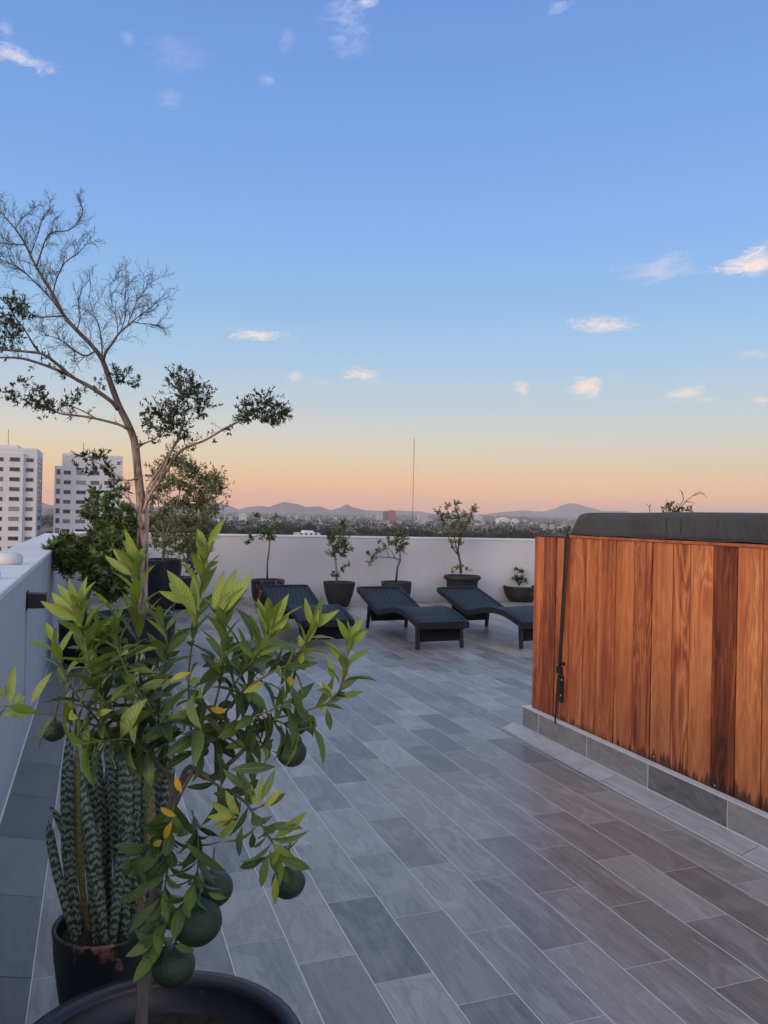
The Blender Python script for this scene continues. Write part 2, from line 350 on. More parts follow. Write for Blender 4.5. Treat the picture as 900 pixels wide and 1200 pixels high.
# ---------------------------------------------------------------- mesh helper
ORG = {}
class MB:
    def __init__(s): s.v = []; s.f = []; s.t = []; s.uv = []; s.mi = []; s.sm = []
    def vert(s, p, t=0.0, uv=(0, 0)):
        s.v.append(tuple(p)); s.t.append(t); s.uv.append(uv); return len(s.v)-1
    def face(s, idx, mi=0, smooth=True): s.f.append(tuple(idx)); s.mi.append(mi); s.sm.append(smooth)
    def box(s, a, b, t=0.0, mi=0, uvd=None):
        (x0, y0, z0), (x1, y1, z1) = a, b
        i = len(s.v)
        for p in ((x0,y0,z0),(x1,y0,z0),(x1,y1,z0),(x0,y1,z0),(x0,y0,z1),(x1,y0,z1),(x1,y1,z1),(x0,y1,z1)): s.vert(p, t)
        for q in ((0,3,2,1),(4,5,6,7),(0,1,5,4),(1,2,6,5),(2,3,7,6),(3,0,4,7)): s.face([i+k for k in q], mi, False)
    def obox(s, o, ax, ay, az, t=0.0, mi=0):            # box from a corner and three edge vectors
        i = len(s.v)
        for k in ((0,0,0),(1,0,0),(1,1,0),(0,1,0),(0,0,1),(1,0,1),(1,1,1),(0,1,1)): s.vert(o+ax*k[0]+ay*k[1]+az*k[2], t)
        for q in ((0,3,2,1),(4,5,6,7),(0,1,5,4),(1,2,6,5),(2,3,7,6),(3,0,4,7)): s.face([i+k for k in q], mi, False)
    def tube(s, pts, rad, n=8, t=0.0, caps=True, mi=0):
        pts = [V(p) for p in pts]; rings = []; prev = None
        for k, p in enumerate(pts):
            d = (pts[min(k+1, len(pts)-1)]-pts[max(k-1, 0)])
            d = d.normalized() if d.length > 1e-9 else V((0, 0, 1))
            if prev is None:
                a = d.cross(V((0, 0, 1)) if abs(d.z) < .9 else V((1, 0, 0))).normalized()
            else:
                a = (prev - d*prev.dot(d))
                a = a.normalized() if a.length > 1e-6 else d.orthogonal().normalized()
            prev = a; b_ = d.cross(a); r = rad[k] if hasattr(rad, '__len__') else rad
            rings.append([s.vert(p+(a*cos(2*pi*j/n)+b_*sin(2*pi*j/n))*r, t) for j in range(n)])
        for k in range(len(rings)-1):
            for j in range(n): s.face((rings[k][j], rings[k][(j+1) % n], rings[k+1][(j+1) % n], rings[k+1][j]), mi)
        if caps and n > 2: s.face(rings[0][::-1], mi); s.face(rings[-1], mi)
    def lathe(s, prof, c=(0, 0, 0), n=40, t=0.0, mi=0, wob=0.0):
        c = V(c); rings = []
        for (r, z) in prof:
            if r < 1e-6: rings.append([s.vert(c+V((0, 0, z)), t)])
            else: rings.append([s.vert(c+V((r*cos(2*pi*j/n)*(1+wob*sin(3*2*pi*j/n)), r*sin(2*pi*j/n), z)), t) for j in range(n)])
        for k in range(len(rings)-1):
            a, b = rings[k], rings[k+1]
            if len(a) == 1 and len(b) == 1: continue
            for j in range(n):
                q = (j+1) % n
                if len(a) == 1: s.face((a[0], b[q], b[j]), mi)
                elif len(b) == 1: s.face((a[j], a[q], b[0]), mi)
                else: s.face((a[j], a[q], b[q], b[j]), mi)
    def leaf4(s, c, d, n, L, W, t):                     # small folded leaf
        sd = d.cross(n)
        if sd.length < 1e-5: return
        sd.normalize(); up = sd.cross(d)
        a = s.vert(c, t); l = s.vert(c+d*L*.45+sd*W*.5+up*W*.12, t); e = s.vert(c+d*L, t); r = s.vert(c+d*L*.45-sd*W*.5+up*W*.12, t)
        s.face((a, e, l)); s.face((a, r, e))
    def blade(s, base, d, n, L, W, t, curl=.2, fold=.18, seg=7, pet=.08, wave=0.0, ph=0.0):      # full citrus leaf
        d = d.normalized(); n = (n-d*n.dot(d))
        n = n.normalized() if n.length > 1e-5 else d.orthogonal().normalized()
        sd = d.cross(n); rows = []
        for k in range(seg+1):
            q = k/seg
            if q <= pet: w = .045
            else:
                e = (q-pet)/(1-pet); w = max(.02, (sin(pi*e**.80))**.85 if e < 1 else .0)
            ang = curl*1.5*q
            cen = base + d*(L*(sin(ang)/ang*q if abs(ang) > 1e-4 else q)) - n*(L*q*(1-cos(ang))/ang if abs(ang) > 1e-4 else 0)
            nn = n*cos(ang)+d*sin(ang)
            lift = nn*(W*.5*w*fold*2); wv = nn*(wave*W*sin(ph+q*11))
            rows.append((s.vert(cen+sd*W*.5*w+lift+wv, t, (1, q)), s.vert(cen, t, (0, q)), s.vert(cen-sd*W*.5*w+lift-wv, t, (-1, q))))
        for a, b in zip(rows, rows[1:]):
            s.face((a[0], a[1], b[1], b[0])); s.face((a[1], a[2], b[2], b[1]))
    def build(s, name, mats, parent=None, smooth=True, at=None):
        me = bpy.data.meshes.new(name)
        o = V((0, 0, 0)) if parent is None else ORG[parent.name]
        if parent is None and at is not None: o = V(at)
        me.from_pydata([(a-o.x, b-o.y, c-o.z) for a, b, c in s.v], [], s.f)
        if not isinstance(mats, (list, tuple)): mats = [mats]
        for m in mats: me.materials.append(m)
        me.polygons.foreach_set('material_index', s.mi)
        me.polygons.foreach_set('use_smooth', [bool(a and smooth) for a in s.sm])
        at_ = me.attributes.new('tint', 'FLOAT', 'POINT'); at_.data.foreach_set('value', s.t)
        ul = me.uv_layers.new(name='UVMap'); vi = [0]*len(me.loops); me.loops.foreach_get('vertex_index', vi)
        flat = []
        for k in vi: flat.extend(s.uv[k])
        ul.data.foreach_set('uv', flat)
        me.update()
        ob = bpy.data.objects.new(name, me); C.objects.link(ob)
        if parent: ob.parent = parent; ORG[ob.name] = ORG[parent.name]
        else: ob.location = o; ORG[ob.name] = o.copy()
        return ob
def bevel(o, w=.004, seg=2, ang=40):
    m = o.modifiers.new('bevel', 'BEVEL'); m.width = w; m.segments = seg; m.limit_method = 'ANGLE'; m.angle_limit = R(ang)
    return o
def tag(o, label=None, cat=None, group=None, kind=None):
    if label: o['label'] = label
    if cat: o['category'] = cat
    if group: o['group'] = group
    if kind: o['kind'] = kind
    return o
def thing(name, loc, label, cat, group=None):
    o = bpy.data.objects.new(name, None); C.objects.link(o); o.location = loc; o.empty_display_size = .1
    ORG[o.name] = V(loc); return tag(o, label, cat, group)
def rv(): 
    while True:
        v = V((random.uniform(-1, 1), random.uniform(-1, 1), random.uniform(-1, 1)))
        if .05 < v.length < 1: return v.normalized()
U = random.uniform; G = random.gauss
# look settings
NISH = .05; SUN_E = 2.3; SUN_ANG = 32; HAZE = 1.1e-4; EXPO = 0.0
SKY_L = [(-10, (150, 125, 125)), (0, (306, 204, 102)), (1.2, (300, 207, 116)), (2.6, (264, 209, 138)), (4.2, (238, 215, 176)), (6, (214, 213, 202)), (8, (188, 204, 216)), (11, (160, 195, 228)), (15, (134, 182, 230)), (20, (120, 168, 231)), (27, (106, 154, 223)), (34, (95, 141, 215)), (44, (112, 150, 208)), (60, (205, 208, 214)), (90, (232, 230, 224))]
SKY_R = [(-10, (140, 125, 130)), (0, (294, 198, 112)), (1.5, (280, 204, 126)), (3.5, (232, 205, 166)), (6, (199, 203, 203)), (8, (180, 199, 215)), (11, (152, 190, 227)), (15, (130, 179, 230)), (20, (117, 166, 231)), (27, (104, 152, 223)), (34, (94, 139, 215)), (44, (112, 150, 208)), (60, (205, 208, 214)), (90, (232, 230, 224))]
GLOW = 1.45
# ================================================================ TERRACE
# floor sheet on a thick slab
SL = -0.138; WY = lambda x: 13.96 + SL*(x+.40)          # foot line of the far parapet
fl = MB()
pts = [(-.45, -4), (12.4, -4), (12.4, WY(12.4)+.1), (-.45, WY(-.45)+.1)]
fl.face([fl.vert((x, y, 0)) for x, y in pts], 0, False)
tag(fl.build('terrace_floor', MT['floor']), kind='structure')
sb_ = MB(); sb_.box((-.79, -4.2, -28), (12.75, 16, -.02))
sb_.v = [(x, (min(y, WY(x)+.42) if y > 10 else y), z) for x, y, z in sb_.v]
tag(sb_.build('roof_slab', MT['wall']), kind='structure')

def wall_along(mb, a, b, th, z0, z1, side):             # straight wall from a to b, thickness on one side
    a, b = V((*a, 0)), V((*b, 0)); d = (b-a); n = V((-d.y, d.x, 0)).normalized()*th*side
    mb.obox(V((a.x, a.y, z0)), d, n, V((0, 0, z1-z0)))
def orient(o):
    import bmesh
    bm = bmesh.new(); bm.from_mesh(o.data); bmesh.ops.recalc_face_normals(bm, faces=bm.faces); bm.to_mesh(o.data); bm.free()
# left parapet
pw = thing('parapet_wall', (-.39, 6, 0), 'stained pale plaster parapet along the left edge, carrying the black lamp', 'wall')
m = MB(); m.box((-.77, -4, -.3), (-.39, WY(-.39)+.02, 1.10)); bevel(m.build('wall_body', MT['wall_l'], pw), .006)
m = MB(); m.box((-.785, -4, 1.1005), (-.383, WY(-.39)-.002, 1.136)); bevel(m.build('coping', MT['coping'], pw), .008, 3)
m = MB(); y = -3.9; k = 0
while y < WY(-.4)-.1:
    y1 = min(y+.551, WY(-.4)); t = random.random()
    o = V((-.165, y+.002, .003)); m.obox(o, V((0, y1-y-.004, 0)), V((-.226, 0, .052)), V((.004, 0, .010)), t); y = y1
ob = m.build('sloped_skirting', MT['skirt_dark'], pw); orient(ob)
m = MB(); m.tube([(-.386, -3.9, .064), (-.386, 13.6, .064)], .006, 6); m.tube([(-.162, -3.9, .004), (-.162, 13.6, .004)], .004, 6)
m.build('grout_bead', MT['grout'], pw)
# far parapet
pb = thing('parapet_wall', (5, WY(5), 0), 'long pale grey parapet behind the loungers with a thin pale coping', 'wall')
x0, x1 = -.388, 12.4
m = MB(); wall_along(m, (x0, WY(x0)), (x1, WY(x1)), .35, -.3, 1.128, 1); ob = m.build('wall_body', MT['wall'], pb); orient(ob); bevel(ob, .006)
m = MB(); wall_along(m, (x0, WY(x0)-.012), (x1, WY(x1)-.012), .374, 1.1285, 1.160, 1); ob = m.build('coping', MT['coping'], pb); orient(ob); bevel(ob, .006)
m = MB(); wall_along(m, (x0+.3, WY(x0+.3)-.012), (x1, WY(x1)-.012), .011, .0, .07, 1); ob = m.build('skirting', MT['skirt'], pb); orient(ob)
# lamp on the left wall
lp = thing('wall_lamp', (-.39, 5.22, .95), 'small black box lamp fixed to the left parapet', 'wall lamp')
m = MB(); m.box((-.383, 5.20, .905), (-.278, 5.31, .992)); bevel(m.build('housing', MT['lampbody'], lp), .004)
m = MB(); m.box((-.3895, 5.188, .893), (-.3835, 5.322, 1.004)); m.build('back_plate', MT['lampbody'], lp)
m = MB(); m.box((-.372, 5.212, .899), (-.290, 5.298, .9045)); m.build('diffuser', MT['glass_lamp'], lp)
# white vent caps on the coping
def vent(p, r, h, label):
    v = thing('vent_cap', p, label, 'vent')
    m = MB(); m.lathe([(0, h), (r*.45, h*.985), (r*.80, h*.88), (r*.97, h*.66), (r, h*.45), (r*.985, h*.20), (r*.93, h*.08)], p, 28); m.build('dome', MT['vent'], v)
    m = MB(); m.lathe([(r*.90, h*.16), (r*.90, 0), (0, 0)], p, 24); m.build('collar', MT['vent'], v)
c = onZ(11, 661, 1.137); vent((c.x+.0, c.y, 1.137), .085, .082, 'white rounded vent cap on top of the left coping, the whole one')
c = onZ(-9, 678, 1.137); vent((c.x-.03, c.y, 1.137), .07, .055, 'white vent cap on the left coping cut off by the photo edge')

# ================================================================ HOT TUB
TX, TY0, TY1 = 2.915, 2.30, 4.80
tb = thing('hot_tub', (3.9, 3.6, 0), 'hot tub clad in orange brown vertical hardwood boards on a grey tiled plinth', 'hot tub')
seams = [4.800, 4.673, 4.519, 4.430, 4.354, 4.198, 4.059, 3.875, 3.71, 3.55, 3.386, 3.254, 3.094, 2.937, 2.779, 2.62, 2.47, 2.30]
tints = [.50, .22, .55, .40, .62, .55, .50, .66, .42, .62, .58, .76, .06, .70, .62, .60, .35, .6]
m = MB()
for k in range(len(seams)-1):
    g = random.choice((.0030, .0050, .0085)); dx = U(-.0015, .0015)
    top = 1.396 if k > 2 else 1.392
    m.box((TX+dx, seams[k+1]+g, .172), (TX+.020+dx, seams[k]-g*.4, top), tints[k])
for k in range(13):                                              # far end, facing the loungers
    xa = TX+.012+k*.155; m.box((xa+.0022, TY1-.022, .172), (xa+.155, TY1-.002+U(-.001, .001), 1.392), U(.2, .8)); m.box((xa+.0122, TY0-.020, .172), (xa+.165, TY0-.001+U(-.001, .001), 1.392), U(.2, .8))
bevel(m.build('cladding', MT['wood'], tb), .0022, 2)
m = MB(); m.box((TX+.022, TY0, .02), (TX+2.03, TY1-.024, 1.378)); m.build('carcass', MT['gap'], tb)
m = MB(); m.box((TX-.010, TY0, 1.3965), (TX+.05, 4.372, 1.4135)); bevel(m.build('top_rail', MT['rail'], tb), .003)
m = MB(); m.box((TX-.004, 4.376, 1.3935), (TX+2.03, TY1+.004, 1.406)); bevel(m.build('ledge', MT['wood_dark'], tb), .003)
# plinth tiles + sloped kerb
m = MB(); ys = [4.846, 4.64, 4.077, 3.508, 2.934, 2.37, 2.30]
for a, b_ in zip(ys, ys[1:]): m.box((2.872, b_+.0028, .012), (2.914, a-.0028, .178), random.random())
for k in range(4): m.box((2.872+k*.551, 2.238, .012), (2.868+k*.551+.549, 2.2785, .178), random.random())
for k in range(4): m.box((2.916+k*.551, 4.804, .012), (2.912+k*.551+.549, 4.846, .178), random.random())
bevel(m.build('plinth', MT['plinth'], tb), .0025)
m = MB(); m.box((2.8735, 2.30, .011), (2.9135, 4.842, .1765)); m.box((2.912, 4.805, .011), (5.1, 4.8425, .1765)); m.box((2.8735, 2.2395, .011), (5.07, 2.2990, .1765)); m.build('plinth_grout', MT['grout'], tb)
m = MB(); m.box((2.868, 2.30, .1785), (2.9145, 4.849, .1875)); m.box((2.9145, 4.803, .1785), (5.12, 4.849, .1875)); m.box((2.868, 2.235, .1785), (5.07, 2.2990, .1875)); bevel(m.build('plinth_lip', MT['grout'], tb), .003)
m = MB(); ks = [4.955, 4.26, 3.992, 3.77, 3.286, 2.735, 2.30]
for a, b_ in zip(ks, ks[1:]): m.obox(V((2.768, b_+.0025, .002)), V((0, a-b_-.005, 0)), V((.1025, 0, .030)), V((-.003, 0, .012)), random.random())
m.obox(V((2.872, 4.955, .002)), V((2.2, 0, 0)), V((0, -.107, .030)), V((0, .003, .012)), .4)
ob = m.build('sloped_kerb', MT['skirt'], tb); orient(ob); bevel(ob, .002)
m = MB(); m.tube([(2.871, 2.3, .0445), (2.871, 4.85, .0445)], .004, 6); m.tube([(2.765, 2.3, .003), (2.765, 4.95, .003)], .0042, 6); m.build('grout_bead', MT['grout'], tb)
m = MB()
for k, z in ((6, .30), (9, .215), (11, 1.375), (12, .205), (8, 1.377), (4, 1.378), (14, 1.372)):
    y = (seams[k]+seams[k+1])/2+.045
    m = MB(); m.tube([(TX-.0022, y, z), (TX+.004, y, z)], .0042, 8); m.build('screw', MT['steel'], tb)
pass

# cover lying on the tub
cv = thing('tub_cover', (3.9, 3.4, 1.414), 'charcoal padded vinyl cover lying on the wooden hot tub, strapped down at its corner', 'tub cover')
m = MB()
def rr(x0, x1, y0, y1, z, r, n=7):
    o = []
    for cx, cy, a0 in ((x1-r, y1-r, 0), (x0+r, y1-r, 90), (x0+r, y0+r, 180), (x1-r, y0+r, 270)):
        for k in range(n): a = R(a0+90*k/(n-1)); o.append((cx+r*cos(a), cy+r*sin(a), z))
    return o
def densify(loop, step=.035):
    o = []
    for a, b_ in zip(loop, loop[1:]+loop[:1]):
        a, b_ = V(a), V(b_); n = max(1, int((b_-a).length/step))
        for k in range(n): o.append(a.lerp(b_, k/n))
    return o
lay = [(.000, .012, 1.415), (-.008, .008, 1.4165), (-.013, .0, 1.430), (-.010, .002, 1.455), (-.006, .004, 1.485), (-.006, .006, 1.515), (.000, .012, 1.540), (.014, .026, 1.553), (.040, .055, 1.561), (.10, .12, 1.564), (.45, .45, 1.570)]
prev = None; N0 = None
for j, (ix, iy, z) in enumerate(lay):
    base = densify(rr(2.915, 4.92, 2.30, 4.376, 0, .07))
    cx, cy = 3.92, 3.34; row = []
    for q in base:
        dx = (q.x-cx); dy = (q.y-cy)
        px_ = q.x - ix*(1 if dx > 0 else -1)*min(1, abs(dx)/.95) ; py_ = q.y - iy*(1 if dy > 0 else -1)*min(1, abs(dy)/.95)
        # end of the cover slopes back at its far corner
        if q.y > 4.2 and q.y > cy: py_ -= max(0, z-1.43)*.38
        w = NZ.noise(V((q.x*3, q.y*4.2, z*9)))*.008 + NZ.noise(V((q.x*9, q.y*11, z*16)))*.0045
        side = 1 if j not in (0,) else .3
        nx = -1 if q.x < 3.0 else (1 if q.x > 4.8 else 0); ny = 1 if q.y > 4.3 else 0
        zz = z + NZ.noise(V((q.y*1.6, 3, 1)))*.006*(1 if j > 0 else .4) + (.006 if q.y < 3.3 and j < 3 else 0)
        row.append(m.vert((px_+w*side*nx, py_+w*side*ny, zz)))
    if prev:
        n = len(row)
        for k in range(n): m.face((prev[k], prev[(k+1) % n], row[(k+1) % n], row[k]))
    prev = row
m.face(prev)
m.build('cover_pad', MT['cover'], cv)
m = MB()
for px_ in (781, 798):
    y = atX(px_, 610, 2.906).y
    m.tube([(2.9005+.002*sin(k*2.), y+.004*sin(k*1.3), 1.420+k*.0165) for k in range(8)], .0028, 6)
m.tube([(2.9005+.0015*sin(k), 4.33-k*.05, 1.4215+.003*sin(k*.7)) for k in range(40)], .0035, 6)
m.build('seam_piping', MT['cover'], cv)
m = MB()                                                         # the strap hangs down over the boards
sp = [(668, 617, 2.925), (665, 622, 2.898), (663.5, 632, 2.890), (661.5, 665, 2.893), (659.5, 700, 2.895), (657.5, 735, 2.897), (655.8, 765, 2.900), (654.8, 786, 2.905)]
pv = None
pp = [atX(*q) for q in sp]
for q in pp:
    a = m.vert(q+V((0, .013, 0))); b_ = m.vert(q+V((0, -.013, 0))); c_ = m.vert(q+V((.003, -.013, 0))); d_ = m.vert(q+V((.003, .013, 0)))
    if pv:
        for i in range(4): m.face((pv[i], pv[(i+1) % 4], (a, b_, c_, d_)[(i+1) % 4], (a, b_, c_, d_)[i]))
    else: m.face((d_, c_, b_, a))
    pv = (a, b_, c_, d_)
m.face(pv); stp = m.build('strap', MT['strap'], cv)
m = MB(); prv = None
for q in (atX(654.2, 790, 2.903), atX(653.0, 812, 2.904), atX(651.5, 828, 2.903), atX(650.6, 838, 2.868), atX(650.6, 848, 2.866)):
    a = m.vert(q+V((0, .008, 0))); b_ = m.vert(q-V((0, .008, 0))); c_ = m.vert(q+V((.002, -.008, 0))); d_ = m.vert(q+V((.002, .008, 0)))
    if prv:
        for i in range(4): m.face((prv[i], prv[(i+1) % 4], (a, b_, c_, d_)[(i+1) % 4], (a, b_, c_, d_)[i]))
    prv = (a, b_, c_, d_)
m.face(prv); m.build('strap_tail', MT['strap'], cv)
m = MB(); q = atX(655.5, 784, 2.9); m.box((2.888, q.y-.022, q.z-.03), (2.9085, q.y+.022, q.z+.018)); q2 = atX(657.5, 777, 2.9); m.box((2.891, q2.y-.032, q2.z-.012), (2.9085, q2.y-.012, q2.z+.012))
bk = m.build('buckle', MT['plastic'], cv); bevel(bk, .004)
m = MB(); qa, qb = atX(658.3, 791, 2.9), atX(657.0, 823, 2.9)
m.box((2.896, qb.y-.016, qb.z), (2.9095, qb.y+.018, qa.z)); cl = m.build('clip_plate', MT['plastic'], cv); bevel(cl, .005, 3)
m = MB()
for px_, py_ in ((658.0, 797), (657.0, 815)):
    q = atX(px_, py_, 2.895); m = MB(); m.tube([(2.8935, q.y, q.z), (2.899, q.y, q.z)], .0055, 10); m.build('screw', MT['steel'], cl)

# ================================================================ LOUNGERS
def prof(s):                                                     # side profile of the S-shaped bed (height of its top)
    K = [(0, .315), (.15, .355), (.45, .415), (.75, .42), (1.05, .375), (1.28, .325), (1.42, .325), (1.70, .395), (2.0, .475), (2.22, .535)]
    for (a, za), (b_, zb), i in zip(K, K[1:], range(99)):
        if s <= b_+1e-6:
            zm = K[i-1] if i > 0 else (a-(b_-a), 2*za-zb); zn = K[i+2] if i+2 < len(K) else (b_+(b_-a), 2*zb-za)
            t = (s-a)/(b_-a); h = b_-a
            ma = (zb-zm[1])/(b_-zm[0])*h; mb = (zn[1]-za)/(zn[0]-a)*h
            return (2*t**3-3*t**2+1)*za+(t**3-2*t**2+t)*ma+(-2*t**3+3*t**2)*zb+(t**3-t**2)*mb
    return K[-1][1]
LW, LL = .66, 2.22
def make_lounger(loc, rz):
    lg = thing('sun_lounger', (0, 0, 0), '', 'sun lounger', 'black wicker loungers in a row')
    S = [LL*k/44 for k in range(45)]
    m = MB(); rows = []
    for s_ in S:
        z = prof(s_)-.008; rows.append([m.vert((x, s_, z), 0, (x, s_)) for x in (-LW/2+.045, -.14, .14, LW/2-.045)])
    for a, b_ in zip(rows, rows[1:]):
        for k in range(3): m.face((a[k], a[k+1], b_[k+1], b_[k]))
    bed = m.build('woven_bed', MT['wicker'], lg)
    so = bed.modifiers.new('s', 'SOLIDIFY'); so.thickness = .03; so.offset = -1
    m = MB()
    for sx in (-1, 1):
        pv = None; xa, xb = sx*(LW/2-.05), sx*LW/2
        for s_ in S:
            z = prof(s_); r = [m.vert(p_, 0, (u_, s_)) for p_, u_ in (((xa, s_, z), 0), ((xb, s_, z-.004), .05), ((xb, s_, z-.078), .12), ((xa, s_, z-.078), .17))]
            if pv:
                for k in range(4): m.face((pv[k], pv[(k+1) % 4], r[(k+1) % 4], r[k]), 0, False)
            else: m.face(r, 0, False)
            pv = r
        m.face(pv[::-1], 0, False)
    for s0, s1 in ((-.004, .05), (LL-.05, LL+.004)):
        z = prof(min(max(s0, 0), LL)); z1 = prof(min(LL, s1))
        i = len(m.v)
        zz = min(z, z1)
        m.box((-LW/2+.051, s0, zz-.078), (LW/2-.051, s1, max(z, z1)-.0005))
    fr = m.build('bed_frame', MT['wicker_f'], lg); orient(fr); bevel(fr, .010, 2, 30)
    def leg(x, y0, y1, z1):
        m = MB(); w = .022; sx = 1 if x > 0 else -1
        b0, t0 = V((x+sx*.012, y0, 0)), V((x, y1, z1)); rws = []
        for p_, h in ((b0, .019), (t0, .026)):
            rws.append([m.vert(p_+V((a*h, b_*h, 0))) for a, b_ in ((-1, -1), (1, -1), (1, 1), (-1, 1))])
        for k in range(4): m.face((rws[0][k], rws[0][(k+1) % 4], rws[1][(k+1) % 4], rws[1][k]), 0, False)
        m.face(rws[0][::-1], 0, False); m.face(rws[1], 0, False)
        bevel(m.build('leg', MT['leg'], lg), .004)
    lx = LW/2-.06
    for sx in (-1, 1):
        leg(sx*lx, .10, .13, prof(.13)-.075); leg(sx*(lx), 1.86, 1.80, prof(1.80)-.070)
    for y, z0, z1, yy in ((.12, .085, prof(.12)-.074, .115), (1.82, .10, prof(1.82)-.074, 1.83)):
        m = MB(); i = []
        for z in (z0, z1):
            for x in (-lx+.028, lx-.028):
                i.append(m.vert((x, yy-.012, z), 0, (x, z)))
        j = [m.vert((m.v[q][0], yy+.012, m.v[q][2]), 0, m.uv[q]) for q in i]
        for q in ((i[0], i[1], i[3], i[2]), (j[0], j[2], j[3], j[1]), (i[0], j[0], j[1], i[1]), (i[2], i[3], j[3], j[2]), (i[0], i[2], j[2], j[0]), (i[1], j[1], j[3], i[3])): m.face(q, 0, False)
        m.build('apron', MT['wicker_f'], lg)
    lg.location = loc; lg.rotation_euler.z = rz
    return lg
def copy_tree(o, parent=None):
    c = o.copy(); C.objects.link(c)
    if parent: c.parent = parent
    for ch in list(o.children): copy_tree(ch, c)
    return c
L1 = make_lounger((3.77, 8.14, 0), R(0)); L1['label'] = 'black woven wicker lounger in the middle, wholly visible on its four legs'
L2 = copy_tree(L1); L2.location = (2.50, 8.55, 0); L2.rotation_euler.z = R(-.5); L2['label'] = 'black wicker lounger partly hidden behind the leafy citrus tree'
L3 = copy_tree(L1); L3.location = (5.00, 7.93, 0); L3.rotation_euler.z = R(2.6); L3['label'] = 'black wicker lounger with its foot end hidden by the wooden tub'

# ================================================================ POTS
def pot_on(root, c, r, h, style, mat, soil=.06):
    c = V(c)
    P_ = {
     'taper': [(0, 0), (r*.56, 0), (r*.66, h*.12), (r*.86, h*.5), (r*.965, h*.82), (r*.985, h*.95), (r, h*.985), (r*.99, h), (r*.92, h), (r*.90, h*.96), (r*.86, h-soil-.02), (0, h-soil-.02)],
     'round': [(0, 0), (r*.62, 0), (r*.74, h*.10), (r*.90, h*.36), (r*.97, h*.62), (r*.985, h*.82), (r*.99, h*.92), (r, h*.965), (r*.985, h), (r*.90, h), (r*.875, h*.96), (r*.84, h-soil-.02), (0, h-soil-.02)],
     'rolled': [(0, 0), (r*.70, 0), (r*.74, h*.15), (r*.82, h*.60), (r*.86, h*.82), (r*.95, h*.85), (r, h*.90), (r, h*.95), (r*.96, h*.995), (r*.90, h), (r*.84, h*.97), (r*.82, h-soil-.02), (0, h-soil-.02)],
     'bowl': [(0, 0), (r*.60, 0), (r*.74, h*.15), (r*.89, h*.45), (r*.96, h*.75), (r*.975, h*.84), (r, h*.87), (r, h*.97), (r*.97, h), (r*.90, h), (r*.87, h*.94), (r*.80, h-soil-.02), (0, h-soil-.02)],
    }[style]
    m = MB(); m.lathe(P_, c, 48); p_ = m.build('pot', mat, root)
    m = MB(); rs = r*.84; n = 14; rings = []
    for k in range(5):
        q = rs*k/4
        if k == 0: rings.append([m.vert(c+V((0, 0, h-soil)))])
        else: rings.append([m.vert(c+V((q*cos(2*pi*j/n), q*sin(2*pi*j/n), h-soil+U(-.012, .012)*(1 if k < 4 else .2)))) for j in range(n)])
    for k in range(4):
        for j in range(n):
            if k == 0: m.face((rings[0][0], rings[1][j], rings[1][(j+1) % n]))
            else: m.face((rings[k][j], rings[k+1][j], rings[k+1][(j+1) % n], rings[k][(j+1) % n]))
    m.build('soil', MT['soil'], root)
def clump_leaves(mb, c, rad, n, L, up=.3, tint=(.1, .8), asp=.45):
    c = V(c)
    for _ in range(n):
        p = c + V((G(0, .5)*rad[0], G(0, .5)*rad[1], G(0, .5)*rad[2]))
        d = (rv()+V((0, 0, up))+(p-c)*(.6/max(rad))).normalized()
        mb.leaf4(p, d, (rv()+V((0, 0, 1.2))).normalized(), L*U(.65, 1.25), L*asp*U(.8, 1.2), U(*tint))
def twig_leaves(mb, st, a, b_, r0, nl, L, tint, asp=.42, bend=.12):   # a twig with leaves set along it
    a, b_ = V(a), V(b_); ln = (b_-a).length; mid = (a+b_)/2 + rv()*ln*bend
    pts = [a.lerp(mid, t/2) if t < 1 else mid.lerp(b_, t-1) for t in (0, .5, 1, 1.5, 2)]
    st.tube(pts, [r0*(1-.16*k) for k in range(5)], 5, caps=False)
    for k in range(nl):
        t = U(.18, 1.0)*3.999; i = int(t); p = pts[i].lerp(pts[min(4, i+1)], t-i); T = (pts[min(4, i+1)]-pts[i]).normalized()
        o = rv(); o = (o-T*o.dot(T)).normalized()
        d = (T*.6+o*.9+V((0, 0, .15))).normalized()
        mb.leaf4(p, d, (T-d*T.dot(d)+V((0, 0, .5))).normalized(), L*U(.7, 1.2), L*asp, U(*tint))

